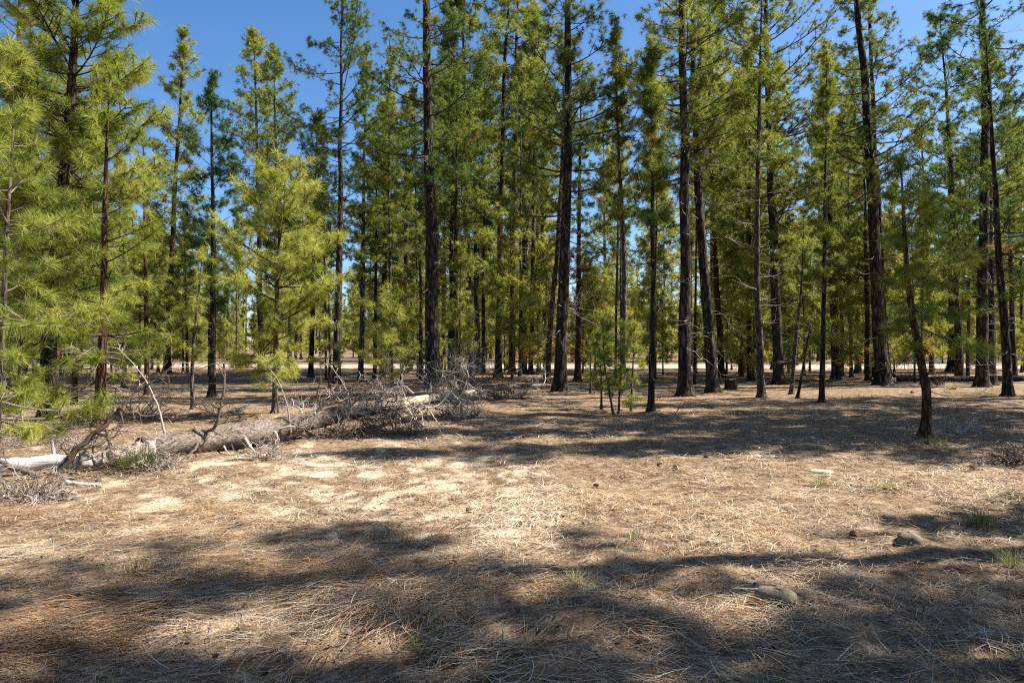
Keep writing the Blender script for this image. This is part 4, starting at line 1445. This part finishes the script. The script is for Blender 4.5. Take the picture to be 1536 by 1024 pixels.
def cone(px, py, seed):
    g = np.random.default_rng(seed)
    d = dep(py)
    x = X(px, d)
    b = Buf()
    H, n = 0.085, 9
    b.tube([(0, 0, 0), (0, 0, H)], [0.012, 0.006], 6, 0.2, True)
    for k in range(n):
        t = k / (n - 1)
        r = 0.036 * math.sin(math.pi * (0.18 + 0.76 * t)) + 0.006
        for j in range(7):
            a = j * 6.283 / 7 + k * 0.45
            c, s = math.cos(a), math.sin(a)
            z0 = H * t
            b.add([(0.3 * r * c, 0.3 * r * s, z0 - 0.004), (r * c - 0.011 * s, r * s + 0.011 * c, z0 + 0.004), (r * c * 1.12, r * s * 1.12, z0 + 0.012),
                   (r * c + 0.011 * s, r * s - 0.011 * c, z0 + 0.004)], [(0, 1, 2), (0, 2, 3)], 0.3 + 0.5 * g.random())
    o = b.build('pine_cone', M_cone, None, False, (x, d, float(hgt(x, d)) + 0.022))
    o.rotation_euler = (R_(80 + 20 * g.random()), 0, g.random() * 6.28)
    o.scale = (0.75, 0.75, 0.75)
    tag(o, 'small brown pine cone lying on the litter', 'pine cone', 'pine cones lying on the litter')


for k, (px, py) in enumerate([(985, 700), (1010, 706), (1058, 690), (706, 764), (1282, 803), (1455, 709), (896, 731)]):
    cone(px, py, 500 + k)

# ------------------------------------------------------------------ camera, sun, sky
cam = bpy.data.cameras.new('camera')
cam.sensor_width = 36.0
cam.lens = 24.0
cam.clip_start = 0.05
cam.clip_end = 5000
co = bpy.data.objects.new('camera', cam)
co.location = (0, 0, EYE)
co.rotation_euler = (R_(90) + math.atan((HY - 512) / F), 0, 0)
COL.objects.link(co)
scene.camera = co

sun = bpy.data.lights.new('sun', 'SUN')
sun.energy = 5.0
sun.angle = R_(0.53)
sun.color = (1.0, 0.95, 0.87)
so = bpy.data.objects.new('sun', sun)
so.rotation_euler = (R_(90 - SUN_EL), 0, R_(180 - SUN_AZ))
COL.objects.link(so)

w = bpy.data.worlds.new('World')
scene.world = w
w.use_nodes = True
nt = w.node_tree
bg = nt.nodes['Background']
sk = nt.nodes.new('ShaderNodeTexSky')
sk.sky_type = 'NISHITA'
sk.sun_disc = False
sk.sun_elevation = R_(SUN_EL)
sk.sun_rotation = R_(SUN_AZ)
sk.altitude = 1300
sk.air_density = 1.0
sk.dust_density = 2.4
sk.ozone_density = 3.5
hs = nt.nodes.new('ShaderNodeHueSaturation')
hs.inputs['Saturation'].default_value = 1.2
nt.links.new(sk.outputs[0], hs.inputs['Color'])
nt.links.new(hs.outputs[0], bg.inputs[0])
bg.inputs[1].default_value = 0.078

vs = scene.view_settings
vs.view_transform = 'Standard'
vs.look = 'None'
vs.exposure = 1.42
vs.gamma = 1.0
vs.use_curve_mapping = False
scene.cycles.use_denoising = False
scene.cycles.filter_width = 1.2
scene.cycles.sample_clamp_indirect = 4.0
scene.cycles.max_bounces = 6
scene.cycles.transparent_max_bounces = 4
